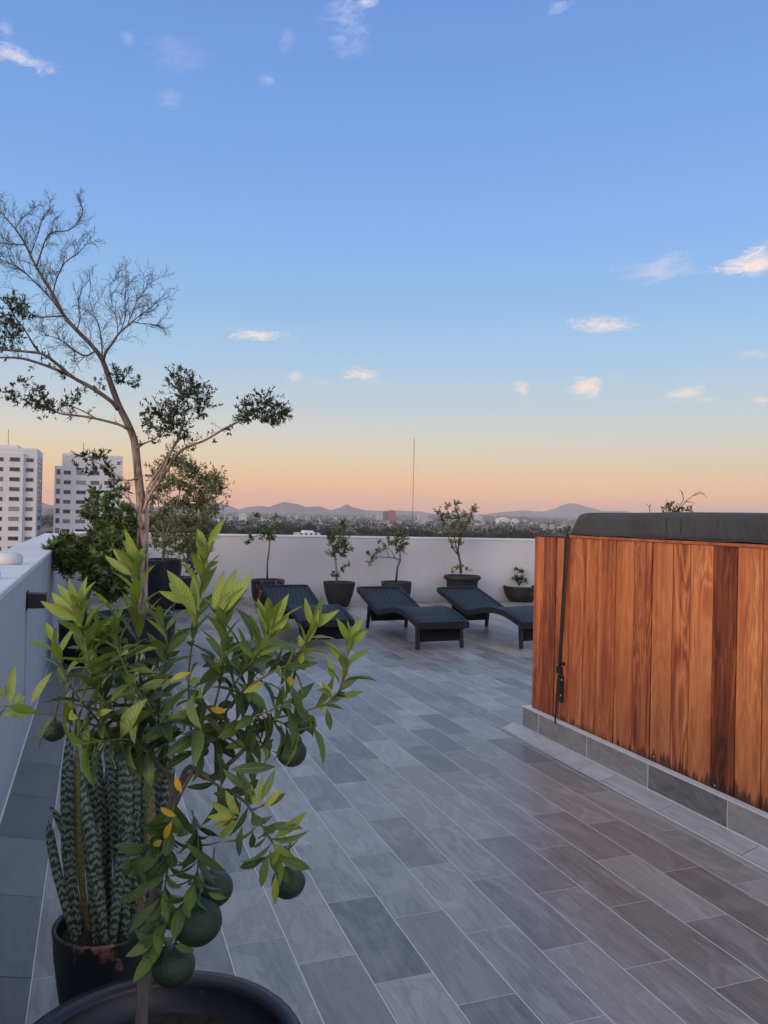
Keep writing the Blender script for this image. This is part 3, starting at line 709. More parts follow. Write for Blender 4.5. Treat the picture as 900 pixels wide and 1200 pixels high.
def pxtree(name, label, cat, group, pot, branches, Y, leafmat, barkmat, leafL, tufts, tint=(.15, .85), asp=.45, tall=None):
    """a potted tree: pot=(x,y,r,h,style,mat); branches = list of (points in photo px, r0, r1); tufts = (px,py,radius px,n)"""
    x, y, r, h, style, mat = pot
    rt = thing(name, (x, y, 0), label, cat, group)
    pot_on(rt, (x, y, 0), r, h, style, mat)
    k = (P(450, 600, 1)-V((0, 0, HC))).length
    st = MB(); lv = MB()
    dep = fwd.dot(V((x, y, h))-V((0, 0, HC)))
    s1 = dep/F
    rng = random.Random(hash(name+str(int(x*10))) & 0xffff)
    for pts, r0, r1 in branches:
        q = [P(a, b_, dep+(dd if len(pp_) > 2 else 0)) for pp_ in pts for a, b_, dd in [(pp_[0], pp_[1], pp_[2] if len(pp_) > 2 else 0)]]
        n = len(q); st.tube(q, [r0+(r1-r0)*i/(n-1) for i in range(n)], 7)
    for (a, b_, rp, n, *rest) in tufts:
        dd = rest[0] if rest else U(-.5, .5)*rp*s1*1.2
        c = P(a, b_, dep+dd); rad = rp*s1
        fx, fy = (rest[1] if len(rest) > 1 else None) or (a+U(-.3, .3)*rp, b_+rp*.9)
        o = P(fx, fy, dep+dd*.4)
        for j in range(max(3, int(n/3.6))):
            e = c + V((G(0, .6)*rad, G(0, .6)*rad, G(0, .6)*rad))
            twig_leaves(lv, st, o.lerp(c, U(.2, .9)), e, .0030, 9, leafL*.82, tint, asp)
    st.build('trunk', barkmat, rt); lv.build('foliage', leafmat, rt)
    return rt
BP = 'potted trees along the far parapet'
# small lanky tree, left of the first lounger
pxtree('potted_tree', 'thin lanky sapling with sparse bright leaves in a dark pot left of the first lounger', 'potted tree', BP, (2.66, 12.62, .275, .455, 'round', MT['pot_chip']),
  [([(313, 681), (313.2, 660), (315.2, 645), (316.5, 630)], .018, .010), ([(316.5, 631), (310, 622), (303, 612), (300, 604)], .009, .004), ([(316.3, 633), (321, 620), (322.5, 606)], .008, .004), ([(316, 634), (306, 627), (296, 629), (291, 638)], .007, .004)], 0, MT['leaf_fresh'], MT['bark_grey'], .075,
  [(301, 604, 5, 26, 0), (293, 611, 4, 14, 0), (308, 617, 6, 40, .05), (314, 624, 7, 46, -.05), (322, 606, 4, 20, 0), (322, 617, 4, 18, .1), (296, 627, 4, 16, -.1), (291, 637, 3.5, 16, 0), (318, 631, 5, 20, 0), (308, 628, 5, 18, 0)], (.2, .8))
pxtree('potted_tree', 'round bushy dark green tree in a tapered charcoal pot between the first two loungers', 'potted tree', BP, (3.86, 12.55, .272, .41, 'taper', MT['pot_grey']),
  [([(394.5, 683), (394.5, 672), (393, 655), (391.5, 645)], .021, .014), ([(392, 650), (397, 638), (401, 622), (404, 611)], .012, .004), ([(392, 648), (388, 636), (383, 626)], .010, .004), ([(394, 676), (399, 669), (406, 662)], .008, .003), ([(394, 677), (391, 673), (389, 669)], .006, .003)], 0, MT['leaf_bush'], MT['bark_grey'], .062,
  [(403, 613, 6, 40, 0), (399, 622, 7, 60, .1), (391, 630, 8, 70, 0), (403, 631, 9, 80, -.1), (394, 640, 8, 80, 0), (405, 640, 7, 60, .1), (387, 627, 6, 40, 0), (409, 643, 4, 24, 0), (383, 624, 4, 20, 0), (390, 648, 6, 40, -.1), (400, 647, 6, 40, .1), (402, 666, 4, 18, 0), (406, 662, 3, 12, 0), (390, 671, 3, 14, 0), (395, 674, 3, 8, 0)], (.1, .8))
pxtree('potted_tree', 'crooked little tree with one long side branch in a dark pot behind the middle lounger', 'potted tree', BP, (4.92, 12.62, .265, .40, 'round', MT['pot_grey']),
  [([(464, 683), (465, 672), (466, 664), (469, 657), (468.7, 646), (467, 638)], .021, .010), ([(469, 657), (463, 654), (455, 653), (446, 653), (441, 651)], .012, .004), ([(463, 654), (460, 648), (456, 643)], .008, .003), ([(456, 653), (454, 647), (451, 641), (446, 636)], .006, .003), ([(468.5, 647), (472, 638), (475, 630)], .008, .003)], 0, MT['leaf_olive'], MT['bark_dark'], .06,
  [(469, 624, 5, 32, 0), (473, 629, 6, 50, .05), (465, 633, 7, 56, -.05), (470, 640, 7, 60, .05), (460, 635, 5, 34, 0), (452, 640, 5, 30, .1), (445, 634, 3, 12, 0), (475, 637, 4, 26, 0), (456, 632, 4, 22, 0), (437, 653, 5, 34, 0), (432, 646, 3.5, 16, 0), (441, 645, 3, 12, 0), (435, 657, 4, 20, 0), (446, 644, 2.5, 8, 0), (467, 644, 5, 24, 0)], (.25, .95))
pxtree('potted_tree', 'tallest vase shaped tree in a wide charcoal pot with rolled rim behind the last lounger', 'potted tree', BP, (6.2, 12.65, .335, .50, 'rolled', MT['pot_grey']),
  [([(540, 672), (539.5, 660), (537.8, 652), (536.5, 643)], .026, .018), ([(538, 652), (531, 643), (527, 634), (522, 620), (516, 604)], .013, .004), ([(536.8, 645), (538, 630), (537, 615), (536, 598)], .014, .004), ([(537, 640), (542, 626), (547, 613), (555, 598)], .012, .004), ([(536, 648), (533, 632), (529, 615), (524, 596)], .010, .004), ([(538, 634), (545, 620), (550, 607)], .008, .004)], 0, MT['leaf_olive'], MT['bark_dark'], .058,
  [(514, 598, 4, 26, 0), (517, 603, 5, 36, 0), (524, 592, 4, 26, 0), (536, 589, 4.5, 32, 0), (535, 597, 5, 34, 0), (556, 595, 4, 26, 0), (553, 603, 4.5, 30, 0), (527, 604, 6, 44, 0), (536, 606, 6, 48, .05), (546, 603, 6, 46, 0), (520, 612, 5, 36, 0), (530, 615, 6, 50, .1), (541, 614, 7, 56, -.1), (549, 612, 5, 34, 0), (525, 624, 5, 34, 0), (533, 626, 6, 46, 0), (541, 625, 5, 36, 0), (529, 634, 4, 24, 0), (538, 636, 4, 22, 0), (531, 641, 3.5, 14, 0), (548, 668, 3, 16, 0), (535, 665, 3, 18, 0), (530, 669, 3, 14, 0), (542, 664, 2.5, 10, 0), (556, 599, 3, 12, 0)], (.2, .95))
pxtree('potted_shrub', 'short young plant in a low dark worn bowl left of the wooden tub', 'potted plant', None, (7.47, 12.75, .335, .29, 'bowl', MT['pot_brown']),
  [([(608, 687), (607, 678), (606, 668)], .010, .005), ([(608, 685), (604, 677), (602, 668)], .008, .004), ([(608, 686), (611, 679), (611, 668)], .008, .004)], 0, MT['leaf_dark'], MT['bark_dark'], .075,
  [(603, 676, 3, 16, 0), (606, 680, 4, 24, 0), (611, 678, 3.5, 18, 0), (611, 668, 2.5, 9, 0), (604, 668, 2, 8, 0), (616, 680, 3, 12, 0)], (.2, 1))
# two more pots further left, half behind the citrus
pxtree('potted_shrub', 'small dark leaved sapling in a black pot, seen beyond the citrus top', 'potted plant', None, (1.25, 12.7, .26, .50, 'round', MT['pot']),
  [([(228, 678), (226, 660), (223, 645)], .010, .005), ([(227, 668), (221, 655), (218, 645)], .008, .004)], 0, MT['leaf_dark'], MT['bark_dark'], .07,
  [(220, 645, 5, 24, 0), (225, 650, 6, 30, 0), (219, 658, 5, 22, 0), (227, 660, 5, 22, 0), (222, 668, 5, 22, 0), (228, 672, 4, 14, 0)], (.1, .9))
# plant standing behind the tub, only its tips show
rt = thing('potted_shrub', (5.5, 6.0, 0), 'shrub behind the hot tub with a leafy tip and bare twigs above the cover', 'potted plant')
pot_on(rt, (5.5, 6.0, 0), .22, .42, 'taper', MT['pot_grey'])
st = MB(); lv = MB(); dep = fwd.dot(V((5.5, 6.0, 1.5))-V((0, 0, HC)))
bx = P(793, 604, dep); shift = V((5.5, 6.0, 0))-V((bx.x, bx.y, 0))
st.tube([V((5.5, 6, .38)), V((5.49, 6.0, .9)), bx+V((0, 0, -.2)), bx], [.018, .015, .011, .007], 7)
for pl in ([(793, 604), (797, 592), (801, 586), (800, 577), (796, 574)], [(795, 598), (803, 588), (812, 581), (822, 578), (829, 583)], [(801, 586), (800, 580), (798, 575)], [(812, 581), (818, 577), (821, 576)], [(784, 602), (783, 593), (781, 585)], [(762, 603), (761, 594), (757, 590)], [(761, 595), (763, 590)], [(793, 604), (776, 606), (762, 604)], [(803, 588), (808, 588), (815, 590)], [(820, 578), (826, 578)]):
    st.tube([P(a, b_, dep+.1*sin(a)) for a, b_ in pl], [.0038-.0024*i/len(pl) for i in range(len(pl))], 5)
for a, b_, n in ((781, 597, 16), (786, 594, 26), (788, 599, 30), (797, 597, 24), (805, 598, 20), (810, 598, 12), (792, 600, 24), (779, 600, 12)):
    clump_leaves(lv, P(a, b_, dep+U(-.06, .06)), (.035, .035, .03), n, .045, .5, (.2, .8))
st.build('stems', MT['twig'], rt); lv.build('foliage', MT['leaf_olive'], rt)
# ================================================================ TALL TREE IN A POT
pc = onZ(155, 721, .50); pc.z = 0
tt = thing('tall_tree', pc, 'tall leaning tree with peeling pale bark and half bare crown in a big black pot', 'tree')
pot_on(tt, pc, .42, .52, 'round', MT['pot'], .05)
DT = fwd.dot(pc+V((0, 0, .5))-V((0, 0, HC)))
tr = MB(); tw = MB(); lv = MB()
def poly(pts, d0=0.0, d1=0.0):
    n = len(pts); return [P(a, b_, DT+d0+(d1-d0)*i/(n-1)) for i, (a, b_) in enumerate(pts)]
def smooth(q, k=3):
    o = []
    n = len(q)
    for i in range(n-1):
        a, b_, c, d = q[max(i-1, 0)], q[i], q[i+1], q[min(i+2, n-1)]
        for j in range(k):
            t = j/k; o.append(.5*((2*b_)+(c-a)*t+(2*a-5*b_+4*c-d)*t*t+(3*b_-a-3*c+d)*t**3))
    o.append(q[-1]); return o
def limb(mb, pts, r0, r1, d0=0, d1=0, n=7, wob=0.0):
    q = smooth(poly(pts, d0, d1)); m_ = len(q)
    rad = [(r0+(r1-r0)*(i/(m_-1)))*(1+wob*NZ.noise(q[i]*9)) for i in range(m_)]
    mb.tube(q, rad, n); return q
base = [pc+V((.045, .0, .44)), ]
trunk = [(163, 722), (165, 697), (166, 660), (167, 625), (167.4, 604), (164, 575), (161, 548), (157.5, 517), (149, 495), (140, 477), (130, 450), (120, 422), (107.5, 405), (90, 387), (75, 370), (62, 345), (42, 312), (30, 287), (17, 267), (2, 250), (-12, 232)]
q = smooth(poly(trunk, 0, .25), 3); nq = len(q)
rads = []
for i in range(nq):
    py = trunk[0][1]+(trunk[-1][1]-trunk[0][1])*0
    t = i/(nq-1); tk = i/3
    tab = [.064, .062, .059, .058, .058, .043, .038, .036, .034, .031, .027, .023, .020, .021, .018, .015, .012, .010, .008, .006, .004]
    a = int(min(tk, len(tab)-2)); r = tab[a]+(tab[a+1]-tab[a])*(tk-a)
    rads.append(r*(1+.10*NZ.noise(q[i]*6)))
tr.tube(q, rads, 12)
TRK = q
L_ = {}
L_['r'] = limb(tr, [(168, 600), (176, 580), (188, 562), (208, 532), (222, 523), (240, 516), (262, 503), (276, 496), (290, 489)], .018, .007, -.02, -.35, 8, .08)
L_['r2'] = limb(tr, [(172, 592), (178, 572), (188, 552), (198, 535), (206, 520), (212, 500)], .014, .005, .05, .25)
L_['r3'] = limb(tr, [(188, 560), (200, 530), (210, 512), (216, 490), (214, 462)], .012, .005, -.1, 0)
L_['r4'] = limb(tr, [(160, 526), (168, 520), (178, 516), (195, 505)], .012, .005, 0, -.2)
L_['r5'] = limb(tr, [(170, 598), (174, 570), (190, 545), (197, 530)], .012, .005, .0, .2)
L_['l1'] = limb(tr, [(138, 480), (130, 470), (107, 454), (85, 442), (66, 426), (50, 415), (30, 412), (0, 409), (-25, 400)], .022, .008, 0, -.5, 8, .08)
L_['l1b'] = limb(tr, [(86, 442), (68, 434), (50, 427), (25, 420), (0, 419), (-20, 420)], .017, .008, -.2, .1)
L_['l1c'] = limb(tr, [(46, 413), (38, 402), (30, 388), (20, 375), (12, 362)], .010, .004, -.3, -.3)
L_['l2'] = limb(tr, [(148, 502), (138, 497), (110, 490), (90, 487), (72, 485), (58, 479), (40, 472)], .015, .005, 0, .45)
L_['l2b'] = limb(tr, [(112, 490), (100, 483), (86, 477), (70, 474)], .008, .004, .15, .35)
L_['dead'] = limb(tr, [(160, 602), (156, 592), (150, 584), (142, 577), (138, 573)], .010, .004, 0, -.2, 6)
L_['c1'] = limb(tr, [(121, 423), (124, 413), (131, 403), (140, 390), (155, 377)], .015, .008, .1, .0)
L_['c1a'] = limb(tr, [(155, 377), (165, 379), (178, 380), (190, 384)], .006, .002, 0, .1, 5)
L_['c1b'] = limb(tr, [(155, 377), (166, 368), (177, 360), (187, 351)], .006, .002, 0, -.2, 5)
L_['c1c'] = limb(tr, [(149, 382), (156, 364), (163, 348), (176, 332)], .006, .002, 0, .2, 5)
L_['c1d'] = limb(tr, [(141, 389), (147, 370), (147, 350), (148, 322)], .006, .002, .05, .3, 5)
L_['c1e'] = limb(tr, [(138, 393), (137, 375), (131, 355), (128, 330)], .005, .002, .05, -.2, 5)
L_['c2'] = limb(tr, [(120, 421), (119, 402), (116, 382), (110, 368), (103, 346)], .009, .003, .1, .3, 6)
L_['c3'] = limb(tr, [(112, 411), (100, 417), (86, 410), (70, 398), (52, 392)], .010, .003, .1, -.2, 6)
L_['c3b'] = limb(tr, [(100, 416), (92, 424), (82, 421)], .005, .002, 0, 0, 5)
L_['c4'] = limb(tr, [(75, 370), (60, 371), (42, 371), (30, 362)], .010, .004, .15, .3, 6)
L_['c5'] = limb(tr, [(72, 366), (58, 348), (38, 328), (20, 312), (4, 306)], .009, .003, .1, -.3, 6)
L_['c6'] = limb(tr, [(90, 387), (94, 372), (92, 356), (96, 338)], .007, .003, .1, .2, 6)
L_['u1'] = limb(tr, [(43, 312), (48, 296), (54, 280), (62, 272), (80, 270), (92, 260), (97, 247), (95, 242)], .009, .003, .2, .1, 6)
L_['u2'] = limb(tr, [(62, 345), (66, 328), (76, 308), (90, 298), (100, 287)], .008, .003, .2, .4, 6)
L_['u3'] = limb(tr, [(30, 287), (14, 286), (-8, 284)], .008, .004, .2, .1, 6)
L_['u4'] = limb(tr, [(36, 298), (44, 276), (50, 256), (58, 246)], .006, .002, .2, -.1, 6)
L_['u5'] = limb(tr, [(18, 268), (28, 254), (38, 246), (42, 241)], .005, .002, .2, .3, 6)
L_['x1'] = limb(tr, [(140, 477), (143, 487), (150, 489)], .008, .004, 0, -.1, 5)
def grow(p, d, ln, r, lvl, up=.25):
    seg = 4; pts = [p]; dd = d.normalized()
    for k in range(seg):
        dd = (dd+rv()*.24+V((0, 0, up*.2))).normalized(); pts.append(pts[-1]+dd*ln/seg)
    tw.tube(pts, [r*(1-.58*k/seg) for k in range(seg+1)], 4 if r > .003 else 3, caps=False)
    if lvl > 0:
        for k in range(1, seg+1):
            for _ in range(random.choice((1, 1, 2))):
                T = (pts[k]-pts[k-1]).normalized(); o = rv(); o = (o-T*o.dot(T)).normalized()
                grow(pts[k], T*.7+o*.85+V((0, 0, up*.5)), ln*U(.40, .66), r*.66, lvl-1, up)
def sprays(name, n, ln, r=.0036, lvl=2, t0=.1, t1=1.0, bias=(0, 0, .42), up=.14):
    q = L_[name] if isinstance(name, str) else name
    n = max(2, int(n*1.15)); r *= .95
    for k in range(n):
        t = (t0+(t1-t0)*(k+U(0, 1))/n)*(len(q)-1.001); i = int(t); p = q[i].lerp(q[i+1], t-i); T = (q[i+1]-q[i]).normalized()
        o = rv(); o = (o-T*o.dot(T)).normalized()
        grow(p, T*.7+o*.7+V(bias), ln*U(.6, 1.15), r, lvl, up)
for nm, n, ln in (('c1', 3, .26), ('c1a', 6, .17), ('c1b', 7, .17), ('c1c', 8, .18), ('c1d', 8, .20), ('c1e', 7, .2), ('c2', 8, .22), ('c3', 12, .22), ('c3b', 3, .18), ('c4', 7, .24), ('c5', 12, .26), ('c6', 6, .22), ('u1', 12, .17), ('u2', 10, .20), ('u3', 6, .20), ('u4', 7, .13), ('u5', 6, .12)):
    sprays(nm, n, ln, .0034, 2 if nm not in ('c1a', 'u5') else 2)
sprays(TRK[45:60], 14, .20, .0036, 2, 0, 1)
sprays(TRK[33:46], 8, .22, .003, 2, 0, 1)
for nm, n in (('l1', 5), ('l1b', 4), ('l2', 5), ('l1c', 4)): sprays(nm, n, .16, .003, 1)
sprays('dead', 4, .14, .003, 2)
sp_ = DT/F
def tcl(px, py, rx, ry, n, dd=0.0, tint=(.05, .8), L=.040):
    big = 1.6 if px > 160 else 1.4; rx *= big; ry *= big; n *= big*1.0
    c = P(px, py, DT+dd); sub = max(2, int(n/6.5))
    for j in range(sub):
        b3 = rv()*random.random()**.4; e = (right*(b3.x*rx)+upv*(b3.y*ry)+fwd*(b3.z*(rx+ry)*.5))*sp_*1.05
        o = c+e*.35-V((0, 0, ry*sp_*.35)); a = c+e
        twig_leaves(lv, tw, o, a+rv()*.04, .0022, 13, L*1.08, tint, .34)
for a in ((12, 375, 22, 20, 150, -.3), (20, 360, 16, 10, 90, -.3), (8, 395, 14, 14, 110, -.4), (30, 368, 10, 10, 50, -.3), (-12, 380, 18, 26, 120, -.4), (18, 352, 10, 6, 40, -.3),
          (20, 466, 15, 5, 60, .4), (8, 460, 9, 4, 30, .4), (40, 470, 14, 8, 80, .4), (62, 474, 16, 8, 90, .35), (22, 446, 10, 6, 44, .45), (46, 453, 11, 6, 44, .4), (52, 463, 9, 5, 40, .4), (80, 470, 9, 8, 44, .3), (96, 458, 7, 5, 22, .1), (75, 443, 6, 4, 18, -.2), (92, 468, 6, 5, 20, .1), (48, 486, 5, 3, 12, .4),
          (146, 440, 15, 9, 84, .2), (136, 435, 9, 6, 34, .2), (160, 448, 6, 6, 26, .2), (117, 455, 7, 4, 22, 0), (114, 444, 4, 3, 10, 0),
          (212, 450, 18, 14, 150, .05), (228, 458, 18, 12, 130, -.05), (240, 474, 12, 9, 90, .0), (190, 480, 20, 10, 130, -.1), (208, 476, 18, 12, 120, .1), (206, 495, 18, 9, 110, 0), (176, 492, 11, 9, 60, -.15), (190, 505, 10, 7, 50, -.2), (213, 434, 7, 7, 40, 0), (228, 444, 7, 6, 34, 0), (200, 440, 6, 6, 24, .1), (214, 512, 8, 5, 34, .1), (165, 482, 6, 5, 20, -.1),
          (303, 472, 14, 8, 100, -.35), (320, 480, 14, 8, 100, -.4), (298, 487, 15, 8, 100, -.35), (332, 478, 8, 6, 44, -.4), (288, 480, 9, 7, 44, -.3), (316, 493, 12, 5, 60, -.4), (312, 464, 10, 5, 40, -.35), (335, 487, 5, 4, 20, -.4),
          (100, 533, 9, 6, 60, .5), (118, 533, 9, 6, 60, .5), (127, 549, 10, 10, 90, .5), (110, 549, 9, 6, 50, .5), (136, 562, 6, 8, 44, .5), (92, 545, 6, 4, 24, .5), (130, 572, 6, 6, 30, .5), (188, 590, 5, 6, 0, 0)):
    if a[4]: tcl(*a)
for nm, n in (('r', 26), ('r2', 10), ('r3', 16), ('l2', 16), ('l1', 12), ('l1b', 10), ('r4', 6)):      # a few leafy twigs along the limbs too
    q = L_[nm]
    for _ in range(n):
        i = random.randrange(len(q)//3, len(q)); p = q[i]; twig_leaves(lv, tw, p, p+rv()*U(.06, .16)+V((0, 0, .05)), .002, 7, .042, (.05, .8), .34)
L_['k'] = limb(tr, [(160, 560), (150, 563), (138, 558), (125, 548), (108, 540)], .010, .004, 0, .5, 6)
tr.build('trunk', MT['bark'], tt); tw.build('twigs', MT['twig'], tt)
lv.build('foliage', MT['leaf_dark'], tt)

# ---------------------------------------------------------------- bushes behind it
def bush(name, label, pos, pot, tufts, d, leafmat, L, tint, n0, stems, asp=.35, lean=None):
    rt = thing(name, pos, label, 'potted shrub')
    pot_on(rt, pos, *pot)
    st = MB(); lf = MB(); top = V(pos)+V((0, 0, pot[1]-.07)); s_ = d/F
    nodes = [top]
    for pts in stems:
        q = smooth([top]+[P(a, b_, d+dd) for a, b_, dd in pts], 3)
        st.tube(q, [.022*(1-.75*i/(len(q)-1)) for i in range(len(q))], 6); nodes += q[4:]
    for (a, b_, rp, k) in tufts:
        dd = U(-1, 1)*.35; c = P(a, b_, d+dd)
        near = min(nodes, key=lambda z: (z-c).length)
        st.tube([near, near.lerp(c, .5)+rv()*.03, c], [.006, .005, .003], 4, caps=False)
        rad = rp*s_
        for j in range(max(2, int(k*n0/10))):
            e = c+V((G(0, .55)*rad, G(0, .55)*rad, G(0, .5)*rad))
            twig_leaves(lf, st, c.lerp(e, .15), e, .0022, 11, L, tint, asp)
    st.build('stems', MT['bark_grey'], rt); lf.build('foliage', leafmat, rt)
    return rt
pB = onZ(191, 655, .82); pB.z = 0; dB = fwd.dot(pB+V((0, 0, .8))-V((0, 0, HC)))
tB = [(a, b_, 16, 36) for a, b_ in ((230, 558), (222, 549), (214, 544), (204, 540), (195, 546), (240, 563), (248, 570), (236, 577), (225, 573), (212, 568), (200, 563), (190, 574), (182, 560), (220, 590), (232, 594), (243, 586), (210, 588), (198, 594), (188, 602), (205, 610), (220, 610), (234, 612), (192, 620), (208, 628), (222, 630), (236, 624), (180, 584), (228, 642), (212, 645), (196, 640), (182, 632), (176, 612), (252, 560), (256, 572), (250, 598), (243, 628), (234, 640), (226, 646))]
bush('potted_shrub', 'wispy olive green shrub in a tall black pot behind the leaning tree trunk', pB, (.285, .82, 'taper', MT['pot']), tB, dB, MT['leaf_olive'], .052, (.1, 1.0), 9,
     [[(192, 625, 0), (186, 595, .1), (184, 565, .2)], [(194, 630, 0), (205, 600, -.1), (212, 570, -.2), (216, 548, -.2)], [(195, 632, 0), (214, 612, .1), (230, 590, .2), (243, 570, .2)], [(190, 630, 0), (176, 612, 0), (172, 590, .1)], [(196, 632, 0), (218, 630, -.2), (234, 622, -.3)]])
pD = onZ(97, 729, .42); pD.z = 0; dD = fwd.dot(pD+V((0, 0, .5))-V((0, 0, HC)))
tD = [(a, b_, 11, 40) for a, b_ in ((95, 640), (82, 648), (71, 652), (66, 642), (76, 636), (88, 660), (104, 652), (118, 645), (130, 632), (142, 640), (116, 628), (106, 636), (126, 616), (140, 616), (152, 628), (108, 668), (124, 662), (140, 658), (152, 648), (134, 676), (118, 684), (150, 668), (156, 614), (78, 664), (144, 690), (128, 694))] + \
     [(a, b_, 9, 9) for a, b_ in ((112, 578), (104, 590), (118, 592), (128, 600), (108, 604), (120, 606), (138, 596), (148, 602), (134, 586), (142, 578))]
bush('potted_shrub', 'dense dark green bush in a black pot tucked against the left parapet', pD, (.22, .42, 'round', MT['pot']), tD, dD, MT['leaf_bush'], .075, (.05, 1.0), 8,
     [[(104, 690, 0), (112, 665, .1), (126, 640, .15), (134, 610, .2), (130, 590, .2)], [(101, 690, 0), (95, 668, 0), (84, 655, -.1), (72, 648, -.1)], [(106, 690, 0), (124, 680, .1), (146, 668, .2)], [(104, 690, 0), (108, 650, .1), (112, 620, .2), (110, 590, .2)], [(105, 690, 0), (128, 662, .1), (148, 640, .2)]])

# ================================================================ SNAKE PLANT
ps = onZ(124, 1079, .36); ps.z = 0
sn = thing('snake_plant', ps, 'snake plant of tall banded sword leaves in a chipped black pot by the left wall', 'potted plant')
pot_on(sn, ps, .140, .36, 'taper', MT['pot_chip'], .035)
m = MB()
def sword(pts, d, W, t, dtip=0.0):
    q = [P(a, b_, d+(dtip*i/2)) for i, (a, b_) in enumerate(pts)]
    b0 = q[0].copy(); o = V((b0.x-ps.x, b0.y-ps.y, 0))
    if o.length > .100: o *= .100/o.length
    q[0] = V((ps.x+o.x, ps.y+o.y, .318))
    q = smooth(q, 9); n = len(q); ln = 0; pv = None; yaw = U(-.7, .7)
    for i, p in enumerate(q):
        if i: ln += (p-q[i-1]).length
        tt_ = i/(n-1); T = (q[min(i+1, n-1)]-q[max(i-1, 0)]).normalized()
        sd = (right*cos(yaw+.5*tt_)+fwd*sin(yaw+.5*tt_)); sd = (sd-T*sd.dot(T)).normalized(); nn = T.cross(sd)
        w = W*(.62+.5*min(1, tt_*2.2))*(1 if tt_ < .72 else max(.03, 1-((tt_-.72)/.28)**1.7))*.5/.56*.56
        row = [m.vert(p+sd*w*u+nn*(w*.42*u*u)+nn*(.004*sin(ln*19+u*2+t*20)), t, (u, ln)) for u in (-1, -.55, 0, .55, 1)]
        bk = [m.vert(p+sd*w*u*.97+nn*(w*.42*u*u-.0035*(1-u*u)-.0006), t, (u, ln)) for u in (-1, -.55, 0, .55, 1)]
        if pv:
            for k in range(4):
                m.face((pv[0][k], pv[0][k+1], row[k+1], row[k])); m.face((pv[1][k], bk[k], bk[k+1], pv[1][k+1]))
            m.face((pv[0][0], row[0], bk[0], pv[1][0])); m.face((pv[0][4], pv[1][4], bk[4], row[4]))
        pv = (row, bk)
SW = [([(90, 1085), (66, 1015), (57, 962)], 2.12, .034), ([(96, 1080), (76, 985), (59, 944)], 2.2, .024), ([(92, 1090), (79, 985), (82, 850)], 2.14, .044), ([(103, 1092), (92, 1000), (90, 868)], 2.18, .032, .97), ([(112, 1098), (101, 1000), (97, 900)], 2.10, .034), ([(127, 1104), (112, 1005), (95, 905)], 2.06, .042),
      ([(120, 1080), (118, 960), (112, 868)], 2.24, .040), ([(128, 1085), (127, 960), (131, 872)], 2.27, .040), ([(134, 1103), (141, 1020), (156, 960)], 2.06, .036), ([(148, 1100), (146, 950), (150, 842)], 2.10, .050), ([(158, 1100), (157, 980), (161, 856)], 2.14, .044), ([(165, 1095), (168, 950), (173, 826)], 2.16, .050),
      ([(168, 1095), (176, 930), (181, 773)], 2.22, .046), ([(162, 1080), (165, 900), (163, 753)], 2.27, .050), ([(150, 1080), (152, 900), (169, 758)], 2.29, .046), ([(170, 1090), (184, 930), (188, 770)], 2.25, .040), ([(140, 1080), (140, 930), (143, 826)], 2.26, .046), ([(170, 1090), (190, 960), (206, 846)], 2.2, .040), ([(110, 1075), (108, 960), (104, 852)], 2.28, .044), ([(172, 1088), (194, 960), (199, 796)], 2.27, .046), ([(166, 1100), (171, 1010), (176, 905)], 2.1, .040, .95), ([(112, 1100), (114, 1040), (117, 960)], 2.09, .030), ([(138, 1085), (133, 950), (122, 835)], 2.24, .042), ([(156, 1090), (164, 960), (158, 800)], 2.2, .044)]
for e in SW: sword(e[0], e[1], e[2]*.72, e[3] if len(e) > 3 else U(0, .8), U(-.03, .05))
m.build('leaves', MT['snake'], sn)

# ================================================================ CITRUS TREE (foreground)
pcit = onZ(181, 1240, .45); pcit.z = 0
ct = thing('citrus_tree', pcit, 'small citrus tree with glossy leaves and green fruit in the big black foreground pot', 'citrus tree')
pot_on(ct, pcit, .297, .45, 'round', MT['pot'], .07)
D0 = 1.47
wd = MB(); gs = MB(); lf = MB()
def stem(mb, pts, r0, r1, n=8, wob=.1):
    q = smooth([P(*p) for p in pts], 4); k = len(q)
    mb.tube(q, [(r0+(r1-r0)*i/(k-1))*(1+wob*NZ.noise(q[i]*40)) for i in range(k)], n); return q
tq = [P(165, 1215, D0), P(166, 1180, D0), P(171, 1140, D0), P(176, 1105, D0), P(182, 1060, D0), P(187, 1020, D0), P(196, 975, D0), P(203, 935, D0+.01)]
tq[0] = V((tq[0].x, tq[0].y, .37)); tq = smooth(tq, 4)
wd.tube(tq, [(.0125-.0045*i/(len(tq)-1))*(1+.12*NZ.noise(p*45)) for i, p in enumerate(tq)], 10)
stem(wd, [(203, 935, D0+.01), (200, 912, D0+.01), (188, 900, D0), (174, 878, D0), (160, 860, D0-.01), (140, 840, D0-.02), (118, 826, D0-.04)], .0072, .0032)
stem(wd, [(203, 938, D0+.01), (213, 915, D0+.02), (217, 904, D0+.01), (224, 899, D0), (236, 906, D0-.01), (246, 911, D0-.02)], .0062, .0045)
stem(wd, [(198, 960, D0), (214, 925, D0-.02), (226, 905, D0-.03)], .0045, .003)
stem(wd, [(205, 930, D0+.01), (226, 905, D0+.04), (243, 912, D0+.03), (262, 900, D0+.03), (284, 880, D0+.02), (294, 862, D0+.01), (300, 842, D0)], .0055, .003)
